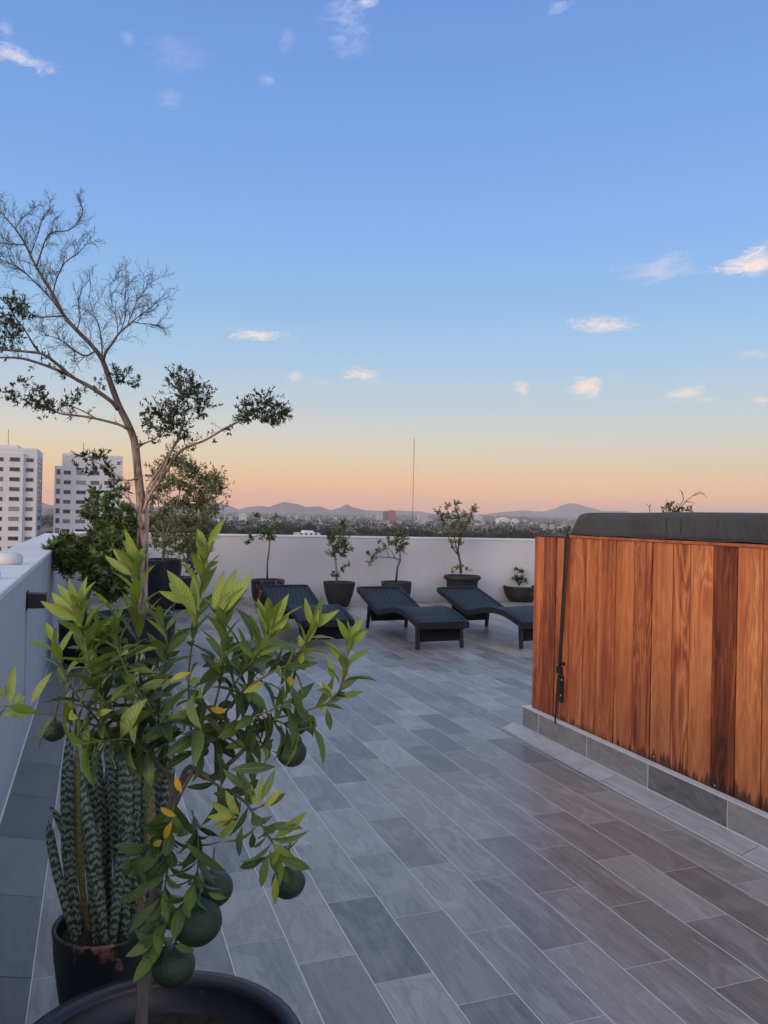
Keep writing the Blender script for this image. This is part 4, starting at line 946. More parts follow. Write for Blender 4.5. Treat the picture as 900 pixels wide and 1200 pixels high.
def shoot(pts, n, tint, L=.080, t0=.15, ang=(38, 68), droop=.0, r=.0022, curl=(.05, .55), tip=True, W=.34, jit=.25, up=0.0):
    n = int(n*(.98 if tip else 1.2)); L *= (.92 if tip else .95); W = .27 if tip else .32; jit = .45; ang = (ang[0]+4, ang[1]+14); q = smooth([P(*p) for p in pts], 5); k = len(q)
    gs.tube(q, [r*(1-.5*i/(k-1)) for i in range(k)], 6); phi = U(0, 6.28)
    for i in range(n):
        u = (i+.5)/n; t = (t0+(1-t0)*u)*(k-1.001); j = int(t); p = q[j].lerp(q[j+1], t-j); T = (q[j+1]-q[j]).normalized()
        phi += 2.4+G(0, .2)
        a = T.orthogonal().normalized(); b_ = T.cross(a); o = a*cos(phi)+b_*sin(phi)
        an = R(U(*ang)*(1.0-.45*u if tip else 1)); d = T*cos(an)+o*sin(an)+V((0, 0, -droop+up))+rv()*jit*.5
        d.normalize(); nn = (T-d*T.dot(d)).normalized()+rv()*jit
        ti = tint[0]+(tint[1]-tint[0])*u+G(0, .14); ti = min(.82, max(0, ti)); l = L*U(.68, 1.15)*(1 if not tip or u < .85 else .8)
        lf.blade(p, d, nn, l, l*W*U(.85, 1.15), ti, U(*curl), U(.10, .30), 7, .08, U(0, .05), U(0, 6))
def lonely(px, py, px2, py2, d, L, tint, dd=0.0, W=.34, curl=.2, face=None):
    W *= .76; curl += .12; a, b_ = P(px, py, d), P(px2, py2, d+dd); v = b_-a
    n = (V((0, 0, 1))*.3-fwd*1.0) if face is None else V(face)
    lf.blade(a, v, n+rv()*.35, v.length*1.03, max(.012, v.length*W), tint, curl, U(.08, .22), 8, .07, U(0, .06), U(0, 6))
BR = (.62, .80); MD = (.16, .50); DK = (.05, .32)
# upright pale shoots along the top
shoot([(172, 880, D0+.05), (165, 800, D0+.05), (162, 740, D0+.05), (160, 690, D0+.04), (158, 655, D0+.04)], 24, (.42, .78), .075, .42, (25, 55), 0, .0028, (.0, .35), up=.25)
for a in ((159, 668, 147, 627, .76), (158, 672, 130, 640, .70), (157, 676, 120, 650, .66), (159, 664, 166, 640, .7)): lonely(*a[:4], D0+.04, 0, a[4], U(-.02, .02), .26, .15)
shoot([(170, 900, D0-.02), (140, 850, D0-.04), (112, 800, D0-.05), (98, 745, D0-.05), (92, 712, D0-.05)], 26, (.30, .80), .078, .30, (28, 58), 0, .0028, (.0, .4), up=.15)
for a in ((92, 716, 66, 682, .78), (93, 712, 98, 676, .78), (90, 722, 55, 694, .76), (94, 720, 80, 681, .78), (93, 728, 45, 706, .74)): lonely(*a[:4], D0-.05, 0, a[4], U(-.03, .02), .30, .12)
shoot([(226, 880, D0+.02), (221, 800, D0+.03), (226, 745, D0+.02), (234, 700, D0+.02), (240, 655, D0+.02)], 22, (.40, .80), .075, .42, (25, 55), 0, .0026, (.0, .35), up=.2)
for a in ((243, 640, 261, 609, .80), (241, 640, 231, 617, .78), (241, 650, 229, 633, .76), (241, 668, 256, 655, .6), (240, 676, 232, 650, .7), (241, 660, 245, 628, .74)): lonely(*a[:4], D0+.02, 0, a[4], U(-.02, .02), .30, .15)
for a in ((230, 720, 198, 668, .74), (229, 712, 196, 682, .66), (226, 706, 186, 695, .72), (233, 716, 222, 674, .6)): lonely(*a[:4], D0-.06, 0, a[4], U(-.02, .02), .36, .15)
shoot([(240, 870, D0-.02), (258, 800, D0-.04), (262, 755, D0-.05), (262, 720, D0-.05)], 22, (.25, .72), .082, .30, (30, 62), 0, .0026, (.0, .45), up=.12)
for a in ((258, 722, 290, 672, .74), (254, 724, 257, 668, .72), (258, 718, 274, 668, .70), (262, 712, 284, 690, .66), (250, 724, 270, 692, .6)): lonely(*a[:4], D0-.06, 0, a[4], U(-.02, .02), .34, .15)
shoot([(250, 850, D0-.02), (276, 800, D0-.03), (306, 760, D0-.06), (316, 725, D0-.06)], 24, (.28, .76), .078, .30, (30, 60), 0, .0026, (.0, .4), up=.12)
for a in ((316, 738, 300, 702, .76), (320, 736, 335, 697, .80), (318, 744, 345, 728, .74), (314, 742, 316, 706, .72), (318, 746, 338, 720, .7), (310, 762, 307, 748, .74)): lonely(*a[:4], D0-.06, 0, a[4], U(-.02, .02), .34, .12)
shoot([(240, 880, D0), (275, 820, D0-.02), (318, 788, D0-.05), (344, 776, D0-.06), (358, 752, D0-.06), (366, 738, D0-.06)], 16, (.20, .80), .075, .30, (30, 62), .02, .0026, (.05, .4))
for a in ((366, 735, 357, 703, .80), (367, 738, 396, 713, .78), (366, 744, 372, 716, .76), (362, 752, 366, 732, .78), (356, 764, 350, 744, .72), (352, 768, 364, 760, .72), (352, 778, 354, 766, .84)): lonely(*a[:4], D0-.06, 0, a[4], U(-.02, .02), .30, .1)
shoot([(300, 845, D0), (330, 840, D0-.03), (362, 832, D0-.05), (392, 818, D0-.06), (402, 795, D0-.06), (407, 768, D0-.06), (410, 748, D0-.06)], 18, (.20, .82), .070, .35, (28, 60), .0, .0024, (.0, .4))
for a in ((410, 748, 426, 721, .80), (410, 758, 430, 738, .80), (408, 752, 398, 726, .80), (404, 778, 384, 752, .72), (391, 798, 385, 770, .74), (404, 790, 408, 772, .82), (398, 818, 426, 809, .82), (390, 820, 378, 798, .78), (382, 834, 372, 822, .8), (383, 830, 388, 858, .3), (402, 800, 406, 776, .82)): lonely(*a[:4], D0-.06, 0, a[4], U(-.02, .02), .36, .15)
shoot([(150, 870, D0-.03), (110, 850, D0-.06), (70, 838, D0-.08), (40, 834, D0-.09), (10, 827, D0-.10), (-20, 832, D0-.10)], 8, (.35, .5), .075, .1, (40, 70), .12, .0026, (.1, .5))
for a in ((11, 827, 14, 780, .58), (5, 818, -6, 800, .5), (36, 826, 55, 788, .60), (44, 834, -2, 836, .50), (17, 826, 22, 812, .6)): lonely(*a[:4], D0-.09, 0, a[4], U(-.01, .01), .36, .12)
# drooping mature foliage
shoot([(180, 890, D0-.01), (150, 850, D0-.05), (110, 832, D0-.07), (75, 822, D0-.08)], 26, (.10, .5), .082, .05, (45, 85), .25, .0026, (.1, .6), False)
shoot([(200, 910, D0-.03), (160, 870, D0-.07), (125, 868, D0-.10), (95, 872, D0-.11)], 20, (.12, .55), .082, .05, (45, 85), .35, .0024, (.1, .6), False)
shoot([(190, 880, D0+.03), (160, 800, D0+.02), (135, 760, D0+.0), (112, 740, D0)], 26, (.12, .60), .085, .1, (40, 80), .1, .0024, (.1, .5), False)
shoot([(196, 870, D0-.03), (175, 830, D0-.06), (150, 790, D0-.08), (138, 760, D0-.08)], 22, (.10, .50), .085, .05, (45, 80), .12, .0024, (.1, .5), False)
shoot([(230, 890, D0-.03), (232, 850, D0-.06), (238, 820, D0-.08), (220, 800, D0-.08)], 20, DK, .085, .05, (45, 85), .22, .0024, (.1, .6), False)
shoot([(230, 880, D0), (270, 850, D0-.03), (310, 835, D0-.05), (345, 822, D0-.06)], 28, (.06, .42), .080, .05, (45, 80), .22, .0026, (.1, .6), False)
shoot([(270, 830, D0+.05), (300, 790, D0+.05), (330, 770, D0+.05), (350, 780, D0+.05)], 20, (.05, .30), .082, .05, (45, 80), .18, .0024, (.1, .6), False)
shoot([(250, 800, D0+.04), (275, 770, D0+.04), (300, 750, D0+.03)], 18, (.05, .35), .085, .05, (45, 80), .10, .0024, (.1, .5), False)
shoot([(300, 850, D0-.01), (325, 845, D0-.03), (345, 855, D0-.05), (372, 850, D0-.06)], 14, (.15, .5), .075, .05, (45, 80), .35, .0022, (.1, .6), False)
shoot([(286, 880, D0), (300, 868, D0-.02), (318, 880, D0-.03)], 9, (.2, .55), .075, .1, (45, 80), .5, .002, (.1, .5), False)
shoot([(150, 870, D0+.03), (120, 810, D0+.03), (108, 770, D0+.02), (120, 730, D0+.02)], 24, (.2, .72), .078, .1, (35, 70), .05, .0024, (.1, .5))
shoot([(185, 870, D0+.03), (188, 800, D0+.03), (196, 760, D0+.02), (190, 720, D0+.02)], 22, (.2, .74), .078, .1, (35, 70), .05, .0024, (.1, .5))
shoot([(150, 860, D0), (145, 800, D0), (140, 760, D0-.01), (132, 715, D0-.02)], 22, (.25, .78), .076, .1, (30, 65), .02, .0024, (.1, .5))
shoot([(120, 850, D0-.05), (90, 815, D0-.06), (72, 780, D0-.07), (62, 752, D0-.07)], 14, (.25, .78), .072, .1, (30, 65), .02, .0022, (.1, .5))
# lower right branch with a bright young rosette
shoot([(243, 912, D0-.02), (262, 925, D0-.06), (285, 938, D0-.10), (300, 958, D0-.11), (318, 985, D0-.12), (326, 1002, D0-.12)], 24, (.10, .5), .070, .05, (45, 80), .22, .003, (.1, .6), False)
for a in ((280, 955, 262, 925, .82), (278, 957, 243, 942, .82), (278, 958, 242, 956, .84), (278, 962, 246, 969, .83), (276, 964, 252, 986, .74), (281, 955, 266, 938, .84), (302, 945, 290, 918, .82), (304, 944, 307, 912, .83), (308, 948, 328, 926, .84), (306, 938, 322, 904, .4), (310, 945, 336, 931, .3), (322, 982, 357, 958, .80), (314, 968, 352, 968, .2), (318, 988, 346, 1008, .72), (322, 1000, 368, 1024, .45), (316, 996, 326, 1030, .5), (323, 1024, 322, 1062, .84), (330, 1012, 338, 1046, .4), (314, 1002, 303, 1045, .5), (310, 1004, 276, 1024, .12), (284, 968, 276, 1006, .08), (296, 975, 296, 1000, .1), (296, 935, 276, 898, .22), (290, 925, 262, 905, .18), (270, 902, 322, 898, .12)): lonely(*a[:4], D0-.13, U(-.03, .03), a[4], U(-.02, .02), .33, .25)
# leaves hanging round the trunk over the fruit
shoot([(206, 930, D0-.02), (200, 975, D0-.05), (196, 1020, D0-.06), (188, 1070, D0-.06), (180, 1110, D0-.05)], 34, (.22, .52), .070, .05, (35, 75), .55, .0022, (.1, .7), False)
shoot([(225, 950, D0-.02), (232, 985, D0-.05), (230, 1030, D0-.07), (215, 1060, D0-.07)], 22, (.12, .42), .070, .05, (40, 80), .50, .0022, (.1, .6), False)
shoot([(206, 950, D0-.02), (180, 985, D0-.04), (160, 1010, D0-.05)], 14, (.15, .45), .078, .1, (35, 70), .25, .0022, (.1, .6), False)
for a in ((190, 1000, 138, 1030, .30, .42), (187, 1012, 155, 1040, .2, .40), (176, 1040, 131, 1064, .36, .26), (186, 1055, 142, 1098, .36, .26), (184, 1098, 150, 1120, .42, .28), (192, 1110, 158, 1142, .55, .28), (200, 1052, 199, 1090, .46, .36), (236, 1020, 234, 1048, .46, .40), (196, 1078, 176, 1116, .40, .3), (204, 1108, 232, 1118, .58, .28), (216, 985, 262, 1032, .22, .24), (244, 1046, 264, 1055, .5, .3), (200, 950, 214, 978, .4, .36)):
    lonely(*a[:4], D0-.08, U(-.02, .02), a[4], U(-.02, .02), a[5], .3)
# yellowed leaves
for a in ((213, 929, 204, 911, .98, .5), (207, 956, 186, 948, 1.0, .42), (202, 962, 190, 986, .98, .4), (190, 985, 178, 992, .9, .3), (246, 830, 264, 834, .94, .5), (224, 788, 196, 796, .84, .30), (285, 812, 310, 800, .84, .34), (132, 832, 110, 838, .82, .4), (338, 792, 344, 806, .84, .4)): lonely(*a[:4], D0-.10, 0, a[4], 0, a[5], .2)
wd.build('trunk', MT['bark_grey'], ct); gs.build('stems', MT['stem_green'], ct); lf.build('foliage', MT['citrus'], ct)
def fruit(px, py, rp, d):
    m = MB(); c = P(px, py, d); r = rp*d/F; n = 26; tilt = Matrix.Rotation(U(-.3, .3), 3, 'X') @ Matrix.Rotation(U(-.3, .3), 3, 'Y')
    pr = []
    for k in range(19):
        a = pi*k/18; rr_ = sin(a); z = cos(a)*.90
        if k < 4: z -= .07*(1-k/4)**2
        pr.append((rr_, z))
    rings = []
    for rr_, z in pr:
        if rr_ < 1e-6: rings.append([m.vert(c+tilt @ V((0, 0, z))*r)])
        else: rings.append([m.vert(c+(tilt @ V((rr_*cos(2*pi*j/n), rr_*sin(2*pi*j/n), z)))*r*(1+.025*NZ.noise(V((rr_*cos(2*pi*j/n)*1.6, rr_*sin(2*pi*j/n)*1.6, z*1.6+px))))) for j in range(n)])
    for a, b_ in zip(rings, rings[1:]):
        for j in range(n):
            q_ = (j+1) % n
            if len(a) == 1: m.face((a[0], b_[j], b_[q_]))
            elif len(b_) == 1: m.face((a[j], b_[0], a[q_]))
            else: m.face((a[j], b_[j], b_[q_], a[q_]))
    f = m.build('fruit', MT['fruit'], ct)
    m = MB(); top = c+tilt @ V((0, 0, .82))*r
    m.tube([top-V((0, 0, .002)), top+V((0, 0, .006)), top+V((.003, .002, .022)), top+V((.006, .006, .045))], [.0042, .0026, .0018, .0016], 7); m.build('stalk', MT['stem_green'], f)
for a in ((231, 1080, 29, D0-.05), (203, 1131, 25.5, D0-.04), (250, 1041, 23, D0+.02), (172, 1088, 22, D0+.03), (342, 882, 17.5, D0-.03), (338, 1034, 20, D0-.07), (63, 856, 14, D0-.02), (349, 852, 10, D0+.06)): fruit(*a)
# ================================================================ FAR SURROUNDINGS
def terrain(x, y):
    r = math.hypot(x, y)
    K = [(0, -28), (300, -28), (520, -22), (900, -18.5), (2000, -15), (3500, -6), (6000, 22), (9000, 35), (15000, 20)]
    for (a, za), (b_, zb) in zip(K, K[1:]):
        if r <= b_: z = za+(zb-za)*(r-a)/(b_-a); break
    else: z = 20
    az = math.atan2(x, y)
    hill = math.exp(-((az-R(28))/.13)**2)*max(0, min(1, (r-1900)/2500))*16
    return z + hill + NZ.noise(V((x/700, y/700, 0)))*min(7, r/420)*(1 if r > 320 else 0)
def mat_ground():
    m, s, b = new_mat('city_ground')
    p = s.geo(); n = s.noise(p, .004, 6, .6); n2 = s.noise(p, .03, 5, .65)
    c = s.ramp(s.m('ADD', s.m('MULTIPLY', n, .6), s.m('MULTIPLY', n2, .4)), [(.38, (.030, .040, .022)), (.48, (.055, .058, .036)), (.55, (.14, .125, .105)), (.65, (.22, .20, .18))])
    s.set(b.inputs['Base Color'], c); b.inputs['Roughness'].default_value = .9
    return m
m = MB(); rad = [0, 40, 90, 160, 240, 330, 430, 540, 680, 850, 1100, 1400, 1800, 2300, 2900, 3600, 4400, 5400, 6600, 8000, 10000, 12500]
NA = 180; rows = []
for r in rad:
    rows.append([m.vert((r*sin(2*pi*j/NA), r*cos(2*pi*j/NA), terrain(r*sin(2*pi*j/NA), r*cos(2*pi*j/NA)))) for j in range(NA)])
for a, b_ in zip(rows, rows[1:]):
    for j in range(NA): m.face((a[j], b_[j], b_[(j+1) % NA], a[(j+1) % NA]))
MG = mat_ground(); tag(m.build('ground', MG), kind='structure')

def mat_hill():
    m, s, b = new_mat('dry_hill_scrub')
    p = s.geo(); n = s.noise(p, .0022, 7, .62); n2 = s.noise(p, .012, 5, .6)
    s.set(b.inputs['Base Color'], s.ramp(s.m('ADD', s.m('MULTIPLY', n, .6), s.m('MULTIPLY', n2, .4)), [(.35, (.08, .07, .06)), (.5, (.17, .13, .11)), (.66, (.34, .25, .21))]))
    b.inputs['Roughness'].default_value = .95
    return m
MH = mat_hill()
def ridge(name, prof_px, d, depth, seed, amp=.16):
    """a hill range: ridge heights read along the skyline, built as a heightfield 'depth' metres deep"""
    m = MB(); xs = [a for a, _ in prof_px]; n = int((xs[-1]-xs[0])/1.6)
    def ry(px):
        for (a, ya), (b_, yb) in zip(prof_px, prof_px[1:]):
            if px <= b_: t = (px-a)/(b_-a); t = t*t*(3-2*t)*.6+t*.4; return ya+(yb-ya)*t
        return prof_px[-1][1]
    rows = []
    for i in range(n+1):
        px = xs[0]+(xs[-1]-xs[0])*i/n; top = P(px, ry(px), d); r0 = V((top.x, top.y, 0)); dirn = r0.normalized(); row = []
        for j in range(-11, 8):
            t = j/11 if j < 0 else j/7
            pos = r0+dirn*(depth*t); w = (1-abs(t))
            nz = NZ.fractal(V((pos.x/430+seed, pos.y/430, seed)), 1.0, 2.1, 5)
            rid = (1-abs(NZ.noise(V((pos.x/520+seed, pos.y/520, 5)))))**2
            base = terrain(pos.x, pos.y)-25
            z = base+(top.z-base)*(w**1.15)*(1+(nz*amp*1.6+(rid-.5)*amp*2.2)*(abs(t)**.6)*(1-abs(t))*2.2)
            if j == 0: z = top.z+nz*2.0
            row.append(m.vert((pos.x, pos.y, z)))
        rows.append(row)
    for a, b_ in zip(rows, rows[1:]):
        for k in range(len(a)-1): m.face((a[k], b_[k], b_[k+1], a[k+1]))
    o = m.build(name, MH); orient(o); tag(o, kind='structure')
ridge('mountains', [(-120, 592), (-60, 588), (0, 590), (40, 586), (60, 592), (100, 596), (150, 590), (190, 594), (225, 590), (240, 589.5), (253, 589), (266, 592), (280, 597), (292, 594), (305, 592.8), (315, 594.5), (322, 592), (333, 588.6), (345, 590), (360, 594), (374, 593.4), (388, 597.5), (398, 595), (406, 591), (416, 595), (430, 598), (452, 598.5), (470, 603)], 7200, 1500, 3)
ridge('mountains', [(415, 603), (440, 599), (470, 598.2), (490, 599), (510, 602), (540, 601.5), (560, 603)], 9000, 1500, 9)
ridge('mountains', [(500, 605), (540, 603), (566, 602.5), (595, 599.5), (612, 598), (636, 599.5), (650, 596), (658, 592), (667, 589.8), (677, 590.5), (690, 594.5), (706, 598.5), (730, 598.6), (748, 602), (800, 604), (880, 603), (960, 600), (1040, 604)], 9800, 1700, 17)
ridge('hills', [(520, 611), (545, 608), (580, 606.4), (620, 606.0), (660, 606.5), (700, 607.5), (760, 609), (850, 613)], 5200, 1100, 31, .08)

# ---- woods and trees
def crown_mesh(mb, c, rx, rz, n, L, tint):
    c = V(c); lob = [c+V((U(-.62, .62)*rx, U(-.62, .62)*rx, U(-.55, .55)*rz)) for _ in range(9)]+[c]
    for _ in range(n):
        o = random.choice(lob); v = rv(); p = o+V((v.x*rx*.45, v.y*rx*.45, v.z*rz*.42))*U(.75, 1.05)
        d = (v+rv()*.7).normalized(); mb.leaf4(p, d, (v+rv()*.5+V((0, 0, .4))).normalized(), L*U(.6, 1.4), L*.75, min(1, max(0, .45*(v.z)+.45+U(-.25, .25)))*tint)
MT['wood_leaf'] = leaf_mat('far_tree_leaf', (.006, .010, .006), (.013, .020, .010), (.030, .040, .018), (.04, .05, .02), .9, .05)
def far_tree(name, pos, h, rx, n, L, tint=1.0):
    t = thing(name, pos, '', 'tree', 'wooded belt beyond the parapet')
    m = MB(); p = V(pos); m.tube([p-V((0, 0, 1)), p+V((.3, 0, h*.3)), p+V((0, .2, h*.6))], [.35, .28, .15], 6); m.build('trunk', MT['bark_dark'], t)
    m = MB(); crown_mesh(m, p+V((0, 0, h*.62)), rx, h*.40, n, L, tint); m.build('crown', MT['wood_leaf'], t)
    return t
TREELAB = 'dark rounded tree in the wooded belt just beyond the far parapet'
protos = [far_tree('broadleaf_tree', (0, 0, 0), 15, 9.0, 1100, 2.0), far_tree('broadleaf_tree', (0, 0, 0), 13, 8, 1000, 1.9), far_tree('broadleaf_tree', (0, 0, 0), 16, 8, 1100, 1.9)]
placed = 0; spots = []
rng = random.Random(5)
for px, d, sc_, k in [(283, 470, 1.12, 0), (265, 500, 1.05, 1), (302, 480, 1.05, 0), (466, 520, 1.15, 2), (445, 500, .95, 1), (488, 530, .95, 0), (326, 560, .95, 1), (405, 560, .95, 0), (425, 520, .95, 1), (250, 450, .95, 2), (235, 470, 1.0, 0)]:
    spots.append((px, d, sc_, k))
for i in range(74):
    px = 232+ (650-232)*((i*.618034) % 1); d = rng.uniform(450, 720)
    spots.append((px, d, rng.uniform(.74, .98), i % 3))
for i in range(26): spots.append((640+i*20+rng.uniform(-8, 8), rng.uniform(450, 800), rng.uniform(.74, .98), i % 3))
for i in range(10): spots.append((40+i*3.3+rng.uniform(-2, 2), rng.uniform(300, 480), rng.uniform(.7, 1.0), i % 3))
for i in range(14): spots.append((130+i*8+rng.uniform(-3, 3), rng.uniform(450, 800), rng.uniform(.7, 1.0), i % 3))
used = [False]*3
for px, d, sc_, k in spots:
    q = P(px, 607, d); z = terrain(q.x, q.y)
    if used[k]: o = copy_tree(protos[k])
    else: o = protos[k]; used[k] = True
    o.location = (q.x, q.y, z-.5); o.rotation_euler.z = rng.uniform(0, 6.28); s_ = sc_*(.92+.16*rng.random()); o.scale = (s_, s_, s_*rng.uniform(.85, 1.02)); o['label'] = TREELAB
# scattered greenery between the houses: one countless mass
m = MB()
for _ in range(5200):
    d = 850*(5.6**(random.random()**.9)); px = U(-60, 1150); q = P(px, 607, d); z = terrain(q.x, q.y)
    if NZ.noise(V((q.x/300, q.y/300, 7))) < U(-.5, .25): continue
    h = U(4, 8)
    for _ in range(7):
        v = rv(); m.leaf4(V((q.x, q.y, z+h*.5))+v*h*.55, (v+rv()*.6).normalized(), v, h*U(.5, .9), h*.6, U(.1, .8))
o = m.build('greenery', MT['wood_leaf']); tag(o, 'dark greenery filling the gaps between far city houses', 'greenery', kind='stuff')

# ---- city buildings
def mat_build(name, col):
    m, s, b = new_mat(name)
    p = s.obj(); x, y, z = s.xyz(p)
    wz = s.m('FRACT', s.m('DIVIDE', z, 3.0)); wx = s.m('FRACT', s.m('DIVIDE', s.m('ADD', x, s.m('MULTIPLY', y, 1.0)), 3.4))
    w = s.m('MULTIPLY', s.m('MULTIPLY', s.m('GREATER_THAN', wz, .35), s.m('LESS_THAN', wz, .75)), s.m('MULTIPLY', s.m('GREATER_THAN', wx, .25), s.m('LESS_THAN', wx, .7)))
    nz = s.xyz(s.n('ShaderNodeNewGeometry').outputs['Normal'])[2]
    w = s.m('MULTIPLY', w, s.m('LESS_THAN', nz, .5))
    oi = s.n('ShaderNodeObjectInfo').outputs['Random']
    c = s.mix(s.m('MULTIPLY', oi, .6), col, tuple(q*.55 for q in col))
    s.set(b.inputs['Base Color'], s.mix(w, c, (.05, .055, .065))); b.inputs['Roughness'].default_value = .7
    return m
BM = [mat_build('white_render', (.50, .49, .48)), mat_build('cream_render', (.42, .37, .32)), mat_build('grey_render', (.34, .34, .36)), mat_build('pink_brick', (.42, .25, .21))]
def block(name, w, dp, h, mat, kind):
    m = MB(); m.box((-w/2, -dp/2, -6), (w/2, dp/2, h))
    if kind == 0: m.box((-w/2, -dp/2, h), (w/2, -dp/2+.4, h+.9)); m.box((-w*.2, -dp*.1, h+.002), (w*.15, dp*.25, h+2.6))
    elif kind == 1: m.box((-w/2-w*.3, -dp*.4, -6), (-w/2+.01, dp*.4, h*.6)); m.box((w*.1, 0, h+.002), (w*.3, dp*.3, h+1.8))
    else:
        i = [m.vert(p) for p in ((-w/2-.5, -dp/2-.5, h), (w/2+.5, -dp/2-.5, h), (w/2+.5, dp/2+.5, h), (-w/2-.5, dp/2+.5, h), (-w/2-.5, 0, h+dp*.22), (w/2+.5, 0, h+dp*.22))]
        for q in ((0, 1, 5, 4), (2, 3, 4, 5), (1, 2, 5), (3, 0, 4), (3, 2, 1, 0)): m.face([i[k] for k in q], 0, False)
    o = m.build(name, mat); return tag(o, 'small pale building among the trees of the far city', 'building', 'houses of the far city')
BP_ = []
for k in range(8):
    BP_.append(block('city_building', (14, 20, 11, 26, 16, 12, 30, 18)[k], (11, 14, 10, 12, 12, 9, 16, 13)[k], (6, 9, 5, 7, 12, 6, 5, 15)[k], BM[(0, 1, 0, 2, 0, 3, 0, 1)[k]], (0, 1, 2, 0, 1, 2, 0, 0)[k]))
cnt = 0; usedb = [False]*8
for i in range(285):
    d = 1500*(4.0**(rng.random()**.8)); px = 40+ (740-40)*((i*.754877) % 1) if i < 250 else 740+(i-250)*11
    q = P(px, 607, d); z = terrain(q.x, q.y); k = rng.randrange(8)
    if usedb[k]: o = BP_[k].copy(); C.objects.link(o)
    else: o = BP_[k]; usedb[k] = True
    o.location = (q.x, q.y, z); o.rotation_euler.z = rng.uniform(-.9, .9); s_ = rng.uniform(.5, .95); o.scale = (s_, s_, s_*rng.uniform(.8, 1.3))
def landmark(px0, px1, ytop, ybot, d, name, label, mat, cat='building', depth=None, extra=None):
    a, b_ = P(px0, ytop, d), P(px1, ytop, d); bt = P((px0+px1)/2, ybot, d).z; w = (b_-a).length; c = (a+b_)/2; dp = depth or w*.8
    m = MB(); m.box((c.x-w/2, c.y, bt-12), (c.x+w/2, c.y+dp, c.z))
    m.box((c.x-w*.25, c.y+dp*.2, c.z+.002), (c.x+w*.2, c.y+dp*.6, c.z+w*.10))
    if extra: extra(m, c, w, dp)
    return tag(m.build(name, mat, at=(c.x, c.y+dp/2, bt)), label, cat)
ML = {k: mat_build(k, v) for k, v in (('red_facade', (.42, .12, .12)), ('grey_facade', (.30, .32, .36)), ('pale_facade', (.55, .54, .56)), ('bright_facade', (.75, .74, .76)), ('beige_facade', (.5, .42, .33)))}
landmark(456, 464, 598.6, 613, 2300, 'office_tower', 'red fronted tower on the skyline left of the radio mast', ML['red_facade'])
landmark(449.5, 455.6, 599.2, 614, 2310, 'office_tower', 'dark grey slab adjoining the red fronted tower', ML['grey_facade'])
landmark(443, 449.2, 599.0, 614, 2290, 'office_tower', 'pale tower to the left of the grey slab and red tower', ML['pale_facade'])
landmark(440, 467, 612.5, 618, 2250, 'podium_building', 'long low pale podium below the red fronted tower', ML['beige_facade'], 'building', 30)
landmark(281.5, 289.5, 602, 613, 1700, 'apartment_block', 'white block standing above the woods at left of the skyline', ML['bright_facade'])
landmark(351, 377, 624.6, 628.5, 520, 'warehouse', 'long low white shed roof just above the far parapet', ML['bright_facade'], 'building', 18)
landmark(585, 598, 607.3, 612, 2500, 'sports_hall', 'bright white arched hall on the right of the skyline', ML['bright_facade'])
landmark(601, 608, 608.5, 613, 2450, 'apartment_block', 'white cube block right of the arched hall', ML['bright_facade'])
landmark(492, 502, 603.5, 611, 2800, 'apartment_block', 'pale pinkish block right of the radio mast', ML['pale_facade'])
landmark(487, 494, 616, 620.5, 1500, 'villa', 'small white house under the radio mast', ML['bright_facade'])
landmark(474, 481, 618, 621, 1400, 'villa', 'low white house left of the radio mast foot', ML['bright_facade'])
landmark(558, 566, 604.5, 609, 3400, 'apartment_block', 'pale block on the far hillside right of the vase shaped tree', ML['pale_facade'])
# radio mast
q0 = P(483.3, 618, 900); q1 = P(484.8, 513, 900)
t = thing('radio_mast', (q0.x, q0.y, q0.z-10), 'thin guyed lattice radio mast rising far above the city skyline', 'radio mast')
m = MB(); top = V((q0.x, q0.y, q1.z)); bot = V((q0.x, q0.y, q0.z-10)); w = .40
for k in range(3):
    o = V((cos(k*2.094)*w, sin(k*2.094)*w, 0)); m.tube([bot+o, top+o*.8], .10, 5)
nb = 60
for j in range(nb):
    a, b_ = bot.lerp(top, j/nb), bot.lerp(top, (j+1)/nb)
    for k in range(3):
        o0 = V((cos(k*2.094)*w, sin(k*2.094)*w, 0)); o1 = V((cos((k+1)*2.094)*w, sin((k+1)*2.094)*w, 0)); m.tube([a+o0, b_+o1], .05, 3, caps=False)
MM = simple('mast_steel', (.22, .17, .17), .6, .1, 1); m.build('lattice', MM, t)
m = MB()
for k in range(3):
    for f in (.45, .9):
        m.tube([bot.lerp(top, f), bot+V((cos(k*2.094+.5)*45, sin(k*2.094+.5)*45, -5))], .03, 3, caps=False)
m.build('guy_wires', MM, t)
m = MB(); m.tube([top, top+V((0, 0, 2.5))], .12, 5); m.build('tip', MM, t)

